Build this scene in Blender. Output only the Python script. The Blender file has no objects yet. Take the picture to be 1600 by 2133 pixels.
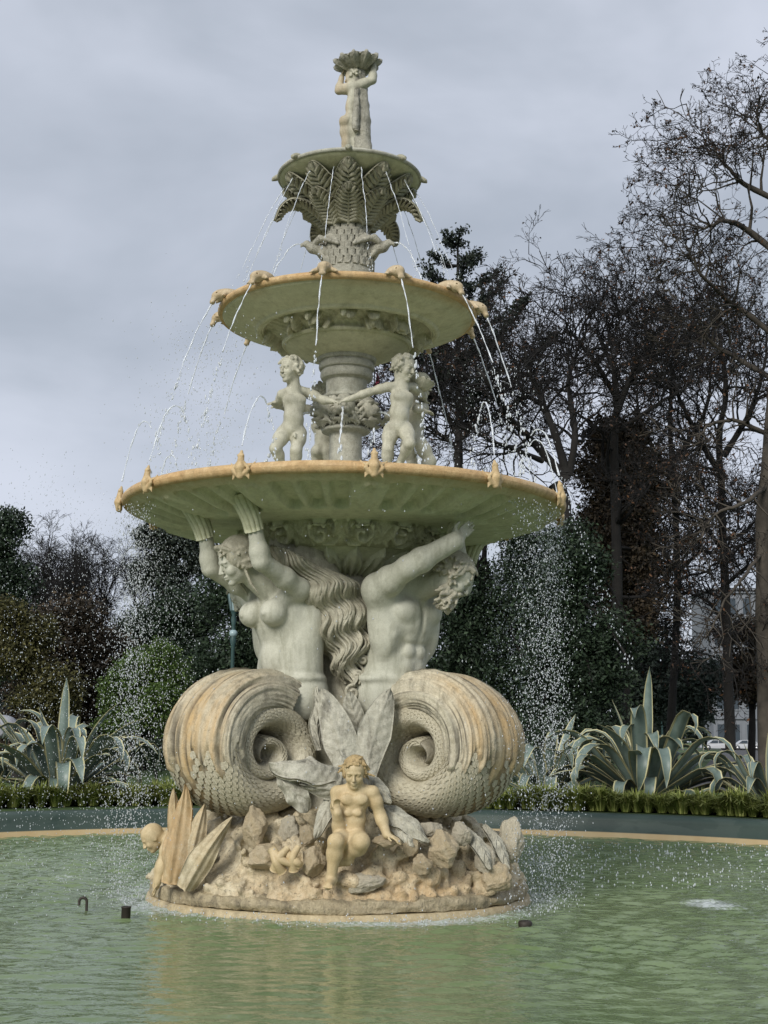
import bpy, math, random
import numpy as np
from mathutils import Matrix, Vector

# ------------------------------------------------------------------ camera, sky, sun, exposure
scene = bpy.context.scene
COL = scene.collection
R = math.radians
CAM_F, CAM_PITCH, CAM_ROLL = 2800.0, 9.55, 0.56
CAM_POS = np.array([0.46, -15.5, 1.75])
cam_data = bpy.data.cameras.new('camera')
cam = bpy.data.objects.new('camera', cam_data)
COL.objects.link(cam)
cam_data.sensor_fit = 'HORIZONTAL'
cam_data.sensor_width = 36.0
cam_data.lens = CAM_F / 1600.0 * 36.0
cam_data.clip_start = 0.1
cam_data.clip_end = 3000.0
cam.matrix_world = (Matrix.Translation(Vector(CAM_POS)) @ Matrix.Rotation(R(90 + CAM_PITCH), 4, 'X')
                    @ Matrix.Rotation(R(CAM_ROLL), 4, 'Z'))
scene.camera = cam

SUN_EL, SUN_AZ = 30.0, 207.0      # azimuth clockwise from +Y: behind the camera, to its left
world = bpy.data.worlds.new('World')
scene.world = world
world.use_nodes = True
wn, wl = world.node_tree.nodes, world.node_tree.links
wn.clear()
w_out = wn.new('ShaderNodeOutputWorld')
w_bg = wn.new('ShaderNodeBackground')
w_bg.inputs['Strength'].default_value = 0.075
sky = wn.new('ShaderNodeTexSky')
sky.sky_type = 'NISHITA'
sky.sun_disc = False
sky.sun_elevation = R(SUN_EL)
sky.sun_rotation = R(SUN_AZ)
tc = wn.new('ShaderNodeTexCoord')
mp = wn.new('ShaderNodeMapping')
mp.inputs['Scale'].default_value = (1.0, 1.0, 1.9)
mp.inputs['Location'].default_value = (0.35, 0.1, 0.2)
wl.new(tc.outputs['Generated'], mp.inputs['Vector'])
n1 = wn.new('ShaderNodeTexNoise')
n1.inputs['Scale'].default_value = 3.1
n1.inputs['Detail'].default_value = 5.0
n1.inputs['Roughness'].default_value = 0.5
n1.inputs['Distortion'].default_value = 0.25
wl.new(mp.outputs['Vector'], n1.inputs['Vector'])
cr = wn.new('ShaderNodeValToRGB')
cr.color_ramp.interpolation = 'EASE'
cr.color_ramp.elements[0].position = 0.30
cr.color_ramp.elements[0].color = (2.75, 3.05, 3.55, 1)
cr.color_ramp.elements[1].position = 0.74
cr.color_ramp.elements[1].color = (4.35, 4.62, 5.30, 1)
wl.new(n1.outputs['Fac'], cr.inputs['Fac'])
mx = wn.new('ShaderNodeMix')
mx.data_type = 'RGBA'
mx.inputs[0].default_value = 0.95       # thick cloud with a little clear sky showing through
wl.new(sky.outputs['Color'], mx.inputs[6])
wl.new(cr.outputs['Color'], mx.inputs[7])
wl.new(mx.outputs[2], w_bg.inputs['Color'])
wl.new(w_bg.outputs['Background'], w_out.inputs['Surface'])

sun_data = bpy.data.lights.new('sun', 'SUN')
sun_data.energy = 1.5
sun_data.angle = R(24)
sun_data.color = (1.0, 0.96, 0.89)
sun = bpy.data.objects.new('sun', sun_data)
COL.objects.link(sun)
sd = Vector((math.sin(R(SUN_AZ)) * math.cos(R(SUN_EL)), math.cos(R(SUN_AZ)) * math.cos(R(SUN_EL)), math.sin(R(SUN_EL))))
sun.rotation_euler = sd.to_track_quat('Z', 'Y').to_euler()
sun.location = (-8, -12, 20)

scene.view_settings.view_transform = 'Standard'
scene.view_settings.look = 'None'
scene.view_settings.gamma = 1.0
scene.view_settings.use_curve_mapping = False
scene.view_settings.exposure = 1.05
scene.cycles.max_bounces = 6
scene.cycles.transparent_max_bounces = 8

# ------------------------------------------------------------------ helpers
_a, _b = math.cos(R(CAM_ROLL)), math.sin(R(CAM_ROLL))
_ct, _st = math.cos(R(CAM_PITCH)), math.sin(R(CAM_PITCH))
def ray(x, y):
    a0, a1 = x - 800.0, 1066.5 - y
    a0, a1 = _a * a0 - _b * a1, _b * a0 + _a * a1
    return np.array([a0, CAM_F * _ct - a1 * _st, CAM_F * _st + a1 * _ct])
def at(x, y, Y):
    """world point at depth Y that is seen at photograph position (x, y)"""
    d = ray(x, y)
    return CAM_POS + d * ((Y - CAM_POS[1]) / d[1])
def on(x, y, z=0.0):
    d = ray(x, y)
    return CAM_POS + d * ((z - CAM_POS[2]) / d[2])

rng = np.random.default_rng(11)
random.seed(11)

def mesh_data(name, V, F, smooth=True, attrs=None):
    """V (n,3) ; F = list of index arrays, each (m,3) or (m,4)"""
    V = np.asarray(V, dtype=np.float32)
    if isinstance(F, np.ndarray):
        F = [F]
    F = [np.asarray(f, dtype=np.int32) for f in F if len(f)]
    me = bpy.data.meshes.new(name)
    me.vertices.add(len(V))
    me.vertices.foreach_set('co', V.ravel())
    loops = np.concatenate([f.ravel() for f in F])
    tot = np.concatenate([np.full(len(f), f.shape[1], np.int32) for f in F])
    start = np.concatenate([[0], np.cumsum(tot)[:-1]]).astype(np.int32)
    me.loops.add(len(loops))
    me.loops.foreach_set('vertex_index', loops)
    me.polygons.add(len(tot))
    me.polygons.foreach_set('loop_start', start)
    me.polygons.foreach_set('loop_total', tot)
    me.polygons.foreach_set('use_smooth', np.full(len(tot), smooth))
    if attrs:
        for k, a in attrs.items():
            at_ = me.attributes.new(k, 'FLOAT', 'POINT')
            at_.data.foreach_set('value', np.asarray(a, np.float32))
    me.update(calc_edges=True)
    return me

def link(name, data, mat=None, parent=None, M=None):
    o = bpy.data.objects.new(name, data)
    COL.objects.link(o)
    if mat is not None and data is not None and len(data.materials) == 0:
        data.materials.append(mat)
    if parent is not None:
        o.parent = parent
    if M is not None:
        o.matrix_local = M
    return o

def obj(name, V, F, mat, parent=None, smooth=True, attrs=None, M=None):
    return link(name, mesh_data(name, V, F, smooth, attrs), mat, parent, M)

def tag(o, label=None, cat=None, group=None, kind=None):
    if label: o['label'] = label
    if cat: o['category'] = cat
    if group: o['group'] = group
    if kind: o['kind'] = kind
    return o

def empty(name, loc=(0, 0, 0), rz=0.0, parent=None):
    o = bpy.data.objects.new(name, None)
    o.empty_display_size = 0.2
    COL.objects.link(o)
    o.location = loc
    o.rotation_euler = (0, 0, rz)
    if parent is not None: o.parent = parent
    return o

def copy_tree(o, parent=None):
    c = o.copy()
    COL.objects.link(c)
    c.parent = parent
    for ch in list(o.children):
        copy_tree(ch, c)
    return c

class MB:
    """collects pieces into one mesh"""
    def __init__(s): s.V, s.Q, s.T, s.n = [], [], [], 0
    def add(s, V, F):
        V = np.asarray(V, float)
        for f in (F if isinstance(F, list) else [F]):
            f = np.asarray(f, int)
            if len(f) == 0: continue
            (s.T if f.shape[1] == 3 else s.Q).append(f + s.n)
        s.V.append(V); s.n += len(V)
        return s
    def get(s):
        F = []
        if s.Q: F.append(np.concatenate(s.Q))
        if s.T: F.append(np.concatenate(s.T))
        return np.concatenate(s.V), F
    def build(s, name, mat, parent=None, smooth=True, M=None):
        V, F = s.get()
        return obj(name, V, F, mat, parent, smooth, None, M)

def grid_faces(nu, nv, wrap_u=False, wrap_v=False):
    iu = np.arange(nu if wrap_u else nu - 1)
    iv = np.arange(nv if wrap_v else nv - 1)
    a, b = np.meshgrid(iu, iv, indexing='ij')
    a2, b2 = (a + 1) % nu, (b + 1) % nv
    return np.stack([a * nv + b, a2 * nv + b, a2 * nv + b2, a * nv + b2], -1).reshape(-1, 4)

def resample(pts, n):
    pts = np.asarray(pts, float)
    d = np.r_[0, np.cumsum(np.linalg.norm(np.diff(pts, axis=0), axis=1))]
    t = np.linspace(0, d[-1], n)
    return np.stack([np.interp(t, d, pts[:, k]) for k in range(pts.shape[1])], 1)

def smooth_curve(pts, n):
    """Catmull-Rom through pts, n samples"""
    P = np.asarray(pts, float)
    P = np.vstack([2 * P[0] - P[1], P, 2 * P[-1] - P[-2]])
    m = len(P) - 3
    t = np.linspace(0, m - 1e-6, n)
    i = t.astype(int); f = (t - i)[:, None]
    p0, p1, p2, p3 = P[i], P[i + 1], P[i + 2], P[i + 3]
    return 0.5 * (2 * p1 + (p2 - p0) * f + (2 * p0 - 5 * p1 + 4 * p2 - p3) * f ** 2 + (3 * p1 - p0 - 3 * p2 + p3) * f ** 3)

def lathe(profile, n=96, m=None, disp=None):
    """profile [(r,z)..] bottom to top or reverse; disp(theta, r, z, s)-> offset along the profile normal"""
    p = np.asarray(profile, float)
    if m: p = resample(p, m)
    th = np.linspace(0, 2 * np.pi, n, endpoint=False)
    dr = np.gradient(p, axis=0)
    nl = np.stack([dr[:, 1], -dr[:, 0]], 1)
    nl /= np.maximum(np.linalg.norm(nl, axis=1, keepdims=True), 1e-9)
    T, _ = np.meshgrid(th, p[:, 0], indexing='ij')
    Rr = np.broadcast_to(p[:, 0], T.shape).copy(); Z = np.broadcast_to(p[:, 1], T.shape).copy()
    if disp is not None:
        S = np.broadcast_to(np.linspace(0, 1, len(p)), T.shape)
        d = disp(T, Rr, Z, S)
        Rr = Rr + d * nl[:, 0]; Z = Z + d * nl[:, 1]
    V = np.stack([Rr * np.cos(T), Rr * np.sin(T), Z], -1).reshape(-1, 3)
    return V, grid_faces(n, len(p), wrap_u=True)

def frames(P):
    T = np.gradient(P, axis=0)
    T /= np.maximum(np.linalg.norm(T, axis=1, keepdims=True), 1e-9)
    up = np.array([0, 0, 1.0]) if abs(T[0][2]) < 0.9 else np.array([1.0, 0, 0])
    N = np.zeros_like(P)
    n = np.cross(T[0], up); n /= np.linalg.norm(n)
    for i in range(len(P)):
        n = n - T[i] * np.dot(n, T[i]); n /= max(np.linalg.norm(n), 1e-9)
        N[i] = n
    return T, N, np.cross(T, N)

def tube(P, rad, n=8, flat=None, cap=True):
    P = np.asarray(P, float)
    rad = np.broadcast_to(np.asarray(rad, float), (len(P),))
    T, N, B = frames(P)
    a = np.linspace(0, 2 * np.pi, n, endpoint=False)
    f = 1.0 if flat is None else flat
    V = P[:, None] + rad[:, None, None] * (np.cos(a)[None, :, None] * N[:, None] + f * np.sin(a)[None, :, None] * B[:, None])
    V = V.reshape(-1, 3)
    F = [grid_faces(len(P), n, wrap_v=True)]
    if cap:
        k = len(V)
        V = np.vstack([V, P[0], P[-1]])
        i = np.arange(n); j = (i + 1) % n
        o2 = (len(P) - 1) * n
        F.append(np.stack([np.full(n, k), j, i], 1))
        F.append(np.stack([np.full(n, k + 1), o2 + i, o2 + j], 1))
    return V, F

def box(c, s, M=None):
    V = np.array([[x, y, z] for x in (-.5, .5) for y in (-.5, .5) for z in (-.5, .5)]) * np.asarray(s, float)
    if M is not None: V = V @ np.asarray(M).T
    V = V + np.asarray(c, float)
    return V, np.array([[0, 1, 3, 2], [4, 6, 7, 5], [0, 4, 5, 1], [2, 3, 7, 6], [0, 2, 6, 4], [1, 5, 7, 3]])

def segs(P0, P1, R0, R1, n):
    """many separate tapered prisms at once"""
    P0, P1 = np.asarray(P0, float), np.asarray(P1, float)
    R0, R1 = np.asarray(R0, float), np.asarray(R1, float)
    T = P1 - P0
    T /= np.maximum(np.linalg.norm(T, axis=1, keepdims=True), 1e-9)
    up = np.where(np.abs(T[:, 2:3]) < 0.9, np.array([[0, 0, 1.0]]), np.array([[1.0, 0, 0]]))
    N = np.cross(T, up); N /= np.linalg.norm(N, axis=1, keepdims=True)
    B = np.cross(T, N)
    a = np.linspace(0, 2 * np.pi, n, endpoint=False)
    ring = np.cos(a)[None, :, None] * N[:, None] + np.sin(a)[None, :, None] * B[:, None]
    V = np.concatenate([P0[:, None] + R0[:, None, None] * ring, P1[:, None] + R1[:, None, None] * ring], 1).reshape(-1, 3)
    m = len(P0)
    i = np.arange(n); j = (i + 1) % n
    q = np.stack([i, j, j + n, i + n], 1)
    F = (np.arange(m)[:, None, None] * (2 * n) + q[None]).reshape(-1, 4)
    return V, F

def unit(v):
    v = np.asarray(v, float)
    return v / np.linalg.norm(v)

# cheap smooth pseudo-noise on arrays
def wob(X, Y, Z, f, seed=0):
    r = np.random.default_rng(seed)
    out = 0.0
    for k in range(5):
        d = r.normal(size=3); d /= np.linalg.norm(d)
        ff = f * (0.7 + 0.25 * k)
        out = out + np.sin(ff * (d[0] * X + d[1] * Y + d[2] * Z) + r.uniform(0, 6.28)) * (0.9 ** k)
    return out / 3.0

# ------------------------------------------------------------------ sculpting: signed distance field -> one continuous mesh
class Sculpt:
    def __init__(s, lo, hi, h):
        s.lo, s.h = np.array(lo, float), h
        n = np.ceil((np.array(hi) - s.lo) / h).astype(int) + 1
        s.n = n
        s.ax = [(s.lo[k] + h * np.arange(n[k])).astype(np.float32) for k in range(3)]
        s.D = np.full(tuple(n), 0.5, np.float32)
    def block(s, lo, hi):
        i0 = np.clip(np.floor((np.asarray(lo) - s.lo) / s.h).astype(int), 0, s.n)
        i1 = np.clip(np.ceil((np.asarray(hi) - s.lo) / s.h).astype(int) + 1, 0, s.n)
        if np.any(i1 <= i0): return None
        sl = tuple(slice(a, b) for a, b in zip(i0, i1))
        X = s.ax[0][sl[0]][:, None, None]; Y = s.ax[1][sl[1]][None, :, None]; Z = s.ax[2][sl[2]][None, None, :]
        return sl, X, Y, Z
    def put(s, sl, d, k, cut):
        A = s.D[sl]
        if cut:
            d = -d
            h = np.clip(0.5 - 0.5 * (A - d) / k, 0, 1)      # smooth max
            s.D[sl] = A * (1 - h) + d * h + k * h * (1 - h)
        else:
            h = np.clip(0.5 + 0.5 * (A - d) / k, 0, 1)      # smooth min
            s.D[sl] = A * (1 - h) + d * h - k * h * (1 - h)
    def cap(s, a, b, ra, rb=None, k=0.03, cut=False):
        a, b = np.asarray(a, float), np.asarray(b, float)
        rb = ra if rb is None else rb
        m = max(ra, rb) + k + 4 * s.h
        blk = s.block(np.minimum(a, b) - m, np.maximum(a, b) + m)
        if blk is None: return s
        sl, X, Y, Z = blk
        ab = b - a; L = max(float(ab @ ab), 1e-9)
        px, py, pz = X - a[0], Y - a[1], Z - a[2]
        t = np.clip((px * ab[0] + py * ab[1] + pz * ab[2]) / L, 0, 1)
        d = np.sqrt((px - t * ab[0]) ** 2 + (py - t * ab[1]) ** 2 + (pz - t * ab[2]) ** 2) - (ra + (rb - ra) * t)
        s.put(sl, d.astype(np.float32), k, cut)
        return s
    def ell(s, c, r, rot=None, k=0.03, cut=False):
        """rot: 3x3, columns are the ellipsoid's own axes"""
        c, r = np.asarray(c, float), np.asarray(r, float) * np.ones(3)
        m = r.max() + k + 4 * s.h
        blk = s.block(c - m, c + m)
        if blk is None: return s
        sl, X, Y, Z = blk
        px, py, pz = X - c[0], Y - c[1], Z - c[2]
        if rot is None:
            q = (px, py, pz)
        else:
            q = tuple(px * rot[0, i] + py * rot[1, i] + pz * rot[2, i] for i in range(3))
        k0 = np.sqrt((q[0] / r[0]) ** 2 + (q[1] / r[1]) ** 2 + (q[2] / r[2]) ** 2)
        k1 = np.sqrt((q[0] / r[0] ** 2) ** 2 + (q[1] / r[1] ** 2) ** 2 + (q[2] / r[2] ** 2) ** 2)
        d = np.where(k1 > 1e-6, k0 * (k0 - 1) / np.maximum(k1, 1e-6), -r.min())
        s.put(sl, d.astype(np.float32), k, cut)
        return s
    def chain(s, pts, rad, k=0.03, cut=False):
        for i in range(len(pts) - 1):
            s.cap(pts[i], pts[i + 1], rad[i], rad[i + 1], k, cut)
        return s
    def warp(s, lo, hi, fn):
        blk = s.block(lo, hi)
        if blk is None: return s
        sl, X, Y, Z = blk
        s.D[sl] += fn(X, Y, Z).astype(np.float32)
        return s
    def mesh(s):
        D = s.D.copy()
        for ax in range(3):                                  # close the surface at the block's faces
            sl = [slice(None)] * 3
            for e in (0, -1):
                sl[ax] = e
                D[tuple(sl)] = np.maximum(D[tuple(sl)], 1e-3)
        ins = D < 0
        cells = np.zeros(tuple(s.n - 1), np.int8)
        for a in (0, 1):
            for b in (0, 1):
                for c in (0, 1):
                    cells += ins[a:s.n[0] - 1 + a, b:s.n[1] - 1 + b, c:s.n[2] - 1 + c]
        act = np.argwhere((cells > 0) & (cells < 8))
        idx = np.full(tuple(s.n - 1), -1, np.int32)
        idx[tuple(act.T)] = np.arange(len(act))
        acc = np.zeros((len(act), 3)); cnt = np.zeros(len(act))
        cor = np.array([[a, b, c] for a in (0, 1) for b in (0, 1) for c in (0, 1)])
        val = np.stack([D[tuple((act + o).T)] for o in cor], 1)
        for i in range(8):
            for j in range(i + 1, 8):
                if np.abs(cor[i] - cor[j]).sum() != 1: continue
                va, vb = val[:, i], val[:, j]
                m = (va < 0) != (vb < 0)
                t = np.where(m, va / np.where(m, va - vb, 1), 0)
                p = cor[i] + t[:, None] * (cor[j] - cor[i])
                acc += np.where(m[:, None], p, 0); cnt += m
        V = s.lo + (act + acc / cnt[:, None]) * s.h
        quads = []
        for ax in range(3):
            sl0 = [slice(None)] * 3; sl1 = [slice(None)] * 3
            sl0[ax] = slice(0, -1); sl1[ax] = slice(1, None)
            A, B = ins[tuple(sl0)], ins[tuple(sl1)]
            e = np.argwhere(A != B)
            o1, o2 = [k for k in range(3) if k != ax]
            ok = (e[:, o1] > 0) & (e[:, o2] > 0) & (e[:, o1] < s.n[o1] - 1) & (e[:, o2] < s.n[o2] - 1)
            e = e[ok]
            flip = A[tuple(e.T)]
            c = []
            for d1, d2 in ((-1, -1), (0, -1), (0, 0), (-1, 0)):
                q = e.copy(); q[:, o1] += d1; q[:, o2] += d2
                c.append(idx[tuple(q.T)])
            q = np.stack(c, 1)
            if ax == 1: flip = ~flip
            q = np.where(flip[:, None], q, q[:, ::-1])
            quads.append(q)
        Q = np.concatenate(quads)
        return V, Q[(Q >= 0).all(1)]
    def build(s, name, mat, parent=None, M=None, attrs=None):
        V, Q = s.mesh()
        a = None if attrs is None else {k: f(V) for k, f in attrs.items()}
        return obj(name, V, Q, mat, parent, True, a, M)
# ------------------------------------------------------------------ materials
def new_mat(name):
    m = bpy.data.materials.new(name)
    m.use_nodes = True
    nt = m.node_tree
    b = nt.nodes['Principled BSDF']
    return m, nt, b

def N(nt, kind, **kw):
    n = nt.nodes.new(kind)
    for k, v in kw.items():
        n.inputs[k].default_value = v
    return n

def noise(nt, vec, scale, detail=4.0, rough=0.55, dist=0.0):
    n = N(nt, 'ShaderNodeTexNoise', Scale=scale, Detail=detail, Roughness=rough, Distortion=dist)
    if vec is not None: nt.links.new(vec, n.inputs['Vector'])
    return n.outputs['Fac']

def ramp(nt, fac, stops):
    r = nt.nodes.new('ShaderNodeValToRGB')
    el = r.color_ramp.elements
    while len(el) < len(stops): el.new(0.5)
    for e, (p, c) in zip(el, stops):
        e.position = p
        e.color = (c, c, c, 1) if isinstance(c, (int, float)) else (*c, 1)
    nt.links.new(fac, r.inputs['Fac'])
    return r.outputs['Color']

def mixc(nt, fac, a, b):
    m = nt.nodes.new('ShaderNodeMix'); m.data_type = 'RGBA'
    for s, v in ((0, fac), (6, a), (7, b)):
        if isinstance(v, (int, float)): m.inputs[s].default_value = v
        elif isinstance(v, tuple): m.inputs[s].default_value = (*v, 1)
        else: nt.links.new(v, m.inputs[s])
    return m.outputs[2]

def math_(nt, op, a, b=0.0):
    m = nt.nodes.new('ShaderNodeMath'); m.operation = op
    for s, v in ((0, a), (1, b)):
        if isinstance(v, (int, float)): m.inputs[s].default_value = v
        else: nt.links.new(v, m.inputs[s])
    return m.outputs[0]

def bump(nt, b, h, strength, dist=0.02, prev=None):
    n = N(nt, 'ShaderNodeBump', Strength=strength, Distance=dist)
    nt.links.new(h, n.inputs['Height'])
    if prev is not None: nt.links.new(prev, n.inputs['Normal'])
    nt.links.new(n.outputs['Normal'], b.inputs['Normal'])
    return n.outputs['Normal']

def coords(nt, scale=(1, 1, 1), kind='Object'):
    t = nt.nodes.new('ShaderNodeTexCoord')
    if scale == (1, 1, 1): return t.outputs[kind]
    m = nt.nodes.new('ShaderNodeMapping'); m.inputs['Scale'].default_value = scale
    nt.links.new(t.outputs[kind], m.inputs['Vector'])
    return m.outputs['Vector']

OCHRE = (0.46, 0.27, 0.10)
def stone(name, c1, c2, dirt=0.35, speck=0.3, stain=OCHRE, stain_base=0.0, bumpy=0.35, fine=70.0, dirt_col=(0.040, 0.037, 0.030), rough=0.72, mottle=0.5):
    """weathered cast stone: mottled tones, lichen streaks, black specks, pits; ochre iron stain and grime where attributes say"""
    m, nt, b = new_mat(name)
    v = coords(nt)
    base = mixc(nt, ramp(nt, noise(nt, v, 2.3, 5), [(0.35, 0.0), (0.68, 1.0)]), c1, c2)
    mid = noise(nt, v, 13.0, 6, 0.68)
    base = mixc(nt, math_(nt, 'MULTIPLY', ramp(nt, mid, [(0.36, 1.0), (0.58, 0.0)]), mottle), base, tuple(x * y for x, y in zip(c1, (0.60, 0.57, 0.52))))
    base = mixc(nt, math_(nt, 'MULTIPLY', ramp(nt, mid, [(0.52, 0.0), (0.74, 1.0)]), mottle * .7), base, tuple(min(.78, x * 1.28) for x in c2))
    fine_n = noise(nt, v, fine, 3, 0.6)
    base = mixc(nt, ramp(nt, fine_n, [(0.28, 0.12 + .6 * mottle), (0.6, 0.0)]), base, tuple(x * 0.5 for x in c1))
    at_ = nt.nodes.new('ShaderNodeAttribute'); at_.attribute_name = 'stain'
    sn = ramp(nt, noise(nt, v, 5.0, 5, 0.6), [(0.25, 0.35), (0.6, 1.0)])
    sf = math_(nt, 'MULTIPLY', math_(nt, 'MAXIMUM', at_.outputs['Fac'], stain_base), sn)
    base = mixc(nt, sf, base, stain)
    vs = coords(nt, (1.0, 1.0, 0.22))
    d1 = ramp(nt, noise(nt, vs, 8.0, 8, 0.72), [(0.50, 0.0), (0.72, 1.0)])
    base = mixc(nt, math_(nt, 'MULTIPLY', d1, min(1.0, dirt * 1.5)), base, dirt_col)
    sp = ramp(nt, noise(nt, v, 30.0, 5, 0.8), [(0.575, 0.0), (0.65, 1.0)])
    base = mixc(nt, math_(nt, 'MULTIPLY', sp, min(1.0, speck * 1.4)), base, (0.02, 0.02, 0.018))
    gr = nt.nodes.new('ShaderNodeAttribute'); gr.attribute_name = 'grime'
    base = mixc(nt, gr.outputs['Fac'], base, (0.055, 0.048, 0.034))
    nt.links.new(base, b.inputs['Base Color'])
    rr_n = N(nt, 'ShaderNodeMapRange'); nt.links.new(noise(nt, vs, 4.0, 4, .6), rr_n.inputs['Value'])
    rr_n.inputs['From Min'].default_value = .38; rr_n.inputs['From Max'].default_value = .62; rr_n.inputs['To Min'].default_value = rough - .24; rr_n.inputs['To Max'].default_value = rough + .08
    nt.links.new(rr_n.outputs['Result'], b.inputs['Roughness'])
    b.inputs['Specular IOR Level'].default_value = 0.36
    hgt = math_(nt, 'ADD', math_(nt, 'ADD', fine_n, math_(nt, 'MULTIPLY', noise(nt, v, fine * 0.3, 4, 0.6), 1.4)), math_(nt, 'MULTIPLY', mid, 1.2))
    bump(nt, b, hgt, min(1.0, bumpy * 1.5), 0.014)
    return m

def plain(name, c, rough=0.6, var=0.25, scale=8.0, metal=0.0, bumpy=0.0, bscale=60.0, spec=0.4):
    m, nt, b = new_mat(name)
    v = coords(nt)
    c2 = tuple(x * (1 - var) for x in c)
    col = mixc(nt, ramp(nt, noise(nt, v, scale, 5, 0.6), [(0.3, 0.0), (0.7, 1.0)]), c2, c)
    nt.links.new(col, b.inputs['Base Color'])
    b.inputs['Roughness'].default_value = rough
    b.inputs['Metallic'].default_value = metal
    b.inputs['Specular IOR Level'].default_value = spec
    if bumpy: bump(nt, b, noise(nt, v, bscale, 4, 0.6), bumpy, 0.02)
    return m

def leafy(name, c1, c2, c3=None, scale=1.6, rough=0.6, trans=0.25):
    """foliage: colour varies from clump to clump and from leaf to leaf"""
    m, nt, b = new_mat(name)
    v = coords(nt)
    col = mixc(nt, ramp(nt, noise(nt, v, scale, 3, 0.6), [(0.35, 0.0), (0.65, 1.0)]), c1, c2)
    g = nt.nodes.new('ShaderNodeNewGeometry')
    col = mixc(nt, ramp(nt, g.outputs['Random Per Island'], [(0.55, 0.0), (1.0, 0.85)]), col, c3 or tuple(x * 1.9 for x in c2))
    nt.links.new(col, b.inputs['Base Color'])
    b.inputs['Roughness'].default_value = rough
    b.inputs['Specular IOR Level'].default_value = 0.3
    return m

M = {}
CREAM, CREAM2 = (0.50, 0.48, 0.40), (0.60, 0.57, 0.47)
M['stone'] = stone('cast_stone', CREAM, CREAM2, 0.18, 0.18, bumpy=0.22)
M['skin'] = stone('smooth_stone', (0.49, 0.49, 0.405), (0.56, 0.555, 0.46), 0.36, 0.07, bumpy=0.2, mottle=.18, dirt_col=(.17,.17,.11), rough=.82)
M['boy'] = stone('statue_stone', (0.46, 0.45, 0.36), (0.54, 0.525, 0.42), 0.34, 0.16, bumpy=0.14, mottle=.3, dirt_col=(.12,.11,.08))
M['child'] = stone('yellow_stone', (0.56, 0.46, 0.27), (0.60, 0.52, 0.34), 0.16, 0.06, stain_base=0.25, bumpy=0.12, mottle=.3, dirt_col=(.16,.12,.06))
M['hair'] = stone('hair_stone', (0.43, 0.41, 0.32), (0.53, 0.50, 0.39), 0.3, 0.2, bumpy=0.3)
M['curl'] = stone('ochre_hair_stone', (0.46, 0.33, 0.16), (0.55, 0.42, 0.22), 0.3, 0.45, bumpy=0.5)
M['green'] = stone('bounce_green_stone', (0.57, 0.58, 0.40), (0.64, 0.645, 0.46), 0.24, 0.06, mottle=.24, dirt_col=(.14,.14,.07), stain=(0.40, 0.24, 0.07), bumpy=0.18)  # green tint mostly puts bounced light into the stone colour
M['under'] = stone('underside_stone', (0.56, 0.545, 0.38), (0.63, 0.605, 0.44), 0.26, 0.07, mottle=.24, dirt_col=(.15,.13,.07), stain=(0.42, 0.25, 0.08), bumpy=0.15)
M['relief_shade'] = stone('shaded_relief_stone', (0.48, 0.46, 0.31), (0.57, 0.545, 0.39), 0.3, 0.15, bumpy=0.3)  # frieze toned darker: shadows of the carving put into the colour
M['relief_shade_green'] = stone('shaded_green_relief_stone', (0.47, 0.47, 0.30), (0.56, 0.56, 0.38), 0.35, 0.12, bumpy=0.3)  # greenish lower frieze, its carving shadow painted into the tone too
M['rim'] = stone('rim_stone', (0.58, 0.38, 0.18), (0.64, 0.48, 0.27), 0.22, 0.22, stain_base=0.1, bumpy=0.2)
M['frog'] = stone('frog_stone', (0.58, 0.43, 0.23), (0.62, 0.50, 0.30), 0.1, 0.1, stain_base=0.15, bumpy=0.15)
M['platypus'] = stone('platypus_stone', (0.54, 0.44, 0.28), (0.58, 0.50, 0.36), 0.1, 0.1, stain_base=0.15, bumpy=0.15)
M['column'] = stone('column_stone', (0.42, 0.42, 0.35), (0.50, 0.48, 0.40), 0.2, 0.28, bumpy=0.2)
M['palm'] = stone('palm_stone', (0.36, 0.35, 0.29), (0.47, 0.45, 0.37), 0.45, 0.4, bumpy=0.5)
M['fern'] = stone('fern_stone', (0.36, 0.35, 0.26), (0.46, 0.44, 0.33), 0.35, 0.25, bumpy=0.35)
M['tail'] = stone('tail_stone', (0.53, 0.49, 0.37), (0.62, 0.57, 0.44), 0.4, 0.3, stain=(0.55, 0.385, 0.19), bumpy=0.3)
M['scale'] = stone('scale_stone', (0.50, 0.46, 0.34), (0.60, 0.56, 0.43), 0.25, 0.2, bumpy=0.3)
M['grime'] = stone('grimy_stone', (0.13, 0.12, 0.085), (0.19, 0.17, 0.12), 0.5, 0.5, bumpy=0.6)
M['leaf'] = stone('leaf_stone', (0.44, 0.43, 0.35), (0.53, 0.51, 0.42), 0.55, 0.25, bumpy=0.35)
M['blade'] = stone('blade_stone', (0.52, 0.44, 0.27), (0.58, 0.54, 0.40), 0.3, 0.15, stain_base=0.15, bumpy=0.2)
M['rock'] = stone('rock_ochre', (0.62, 0.545, 0.375), (0.70, 0.635, 0.47), 0.42, 0.6, stain_base=0.12, bumpy=1.0, fine=45)
M['rock_grey'] = stone('rock_grey', (0.64, 0.57, 0.41), (0.72, 0.66, 0.51), 0.26, 0.45, bumpy=1.0, fine=45)
M['boulder'] = stone('boulder_ochre', (0.62, 0.51, 0.33), (0.70, 0.61, 0.44), 0.10, 0.35, stain_base=0.1, bumpy=.8, fine=30, mottle=.4)
M['boulder_grey'] = stone('boulder_grey', (0.64, 0.58, 0.44), (0.73, 0.67, 0.53), 0.12, 0.4, bumpy=.8, fine=30, mottle=.4)
M['plinth'] = stone('plinth_stone', (0.48, 0.395, 0.24), (0.55, 0.475, 0.31), 0.3, 0.15, stain_base=0.06, bumpy=0.2)
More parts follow.
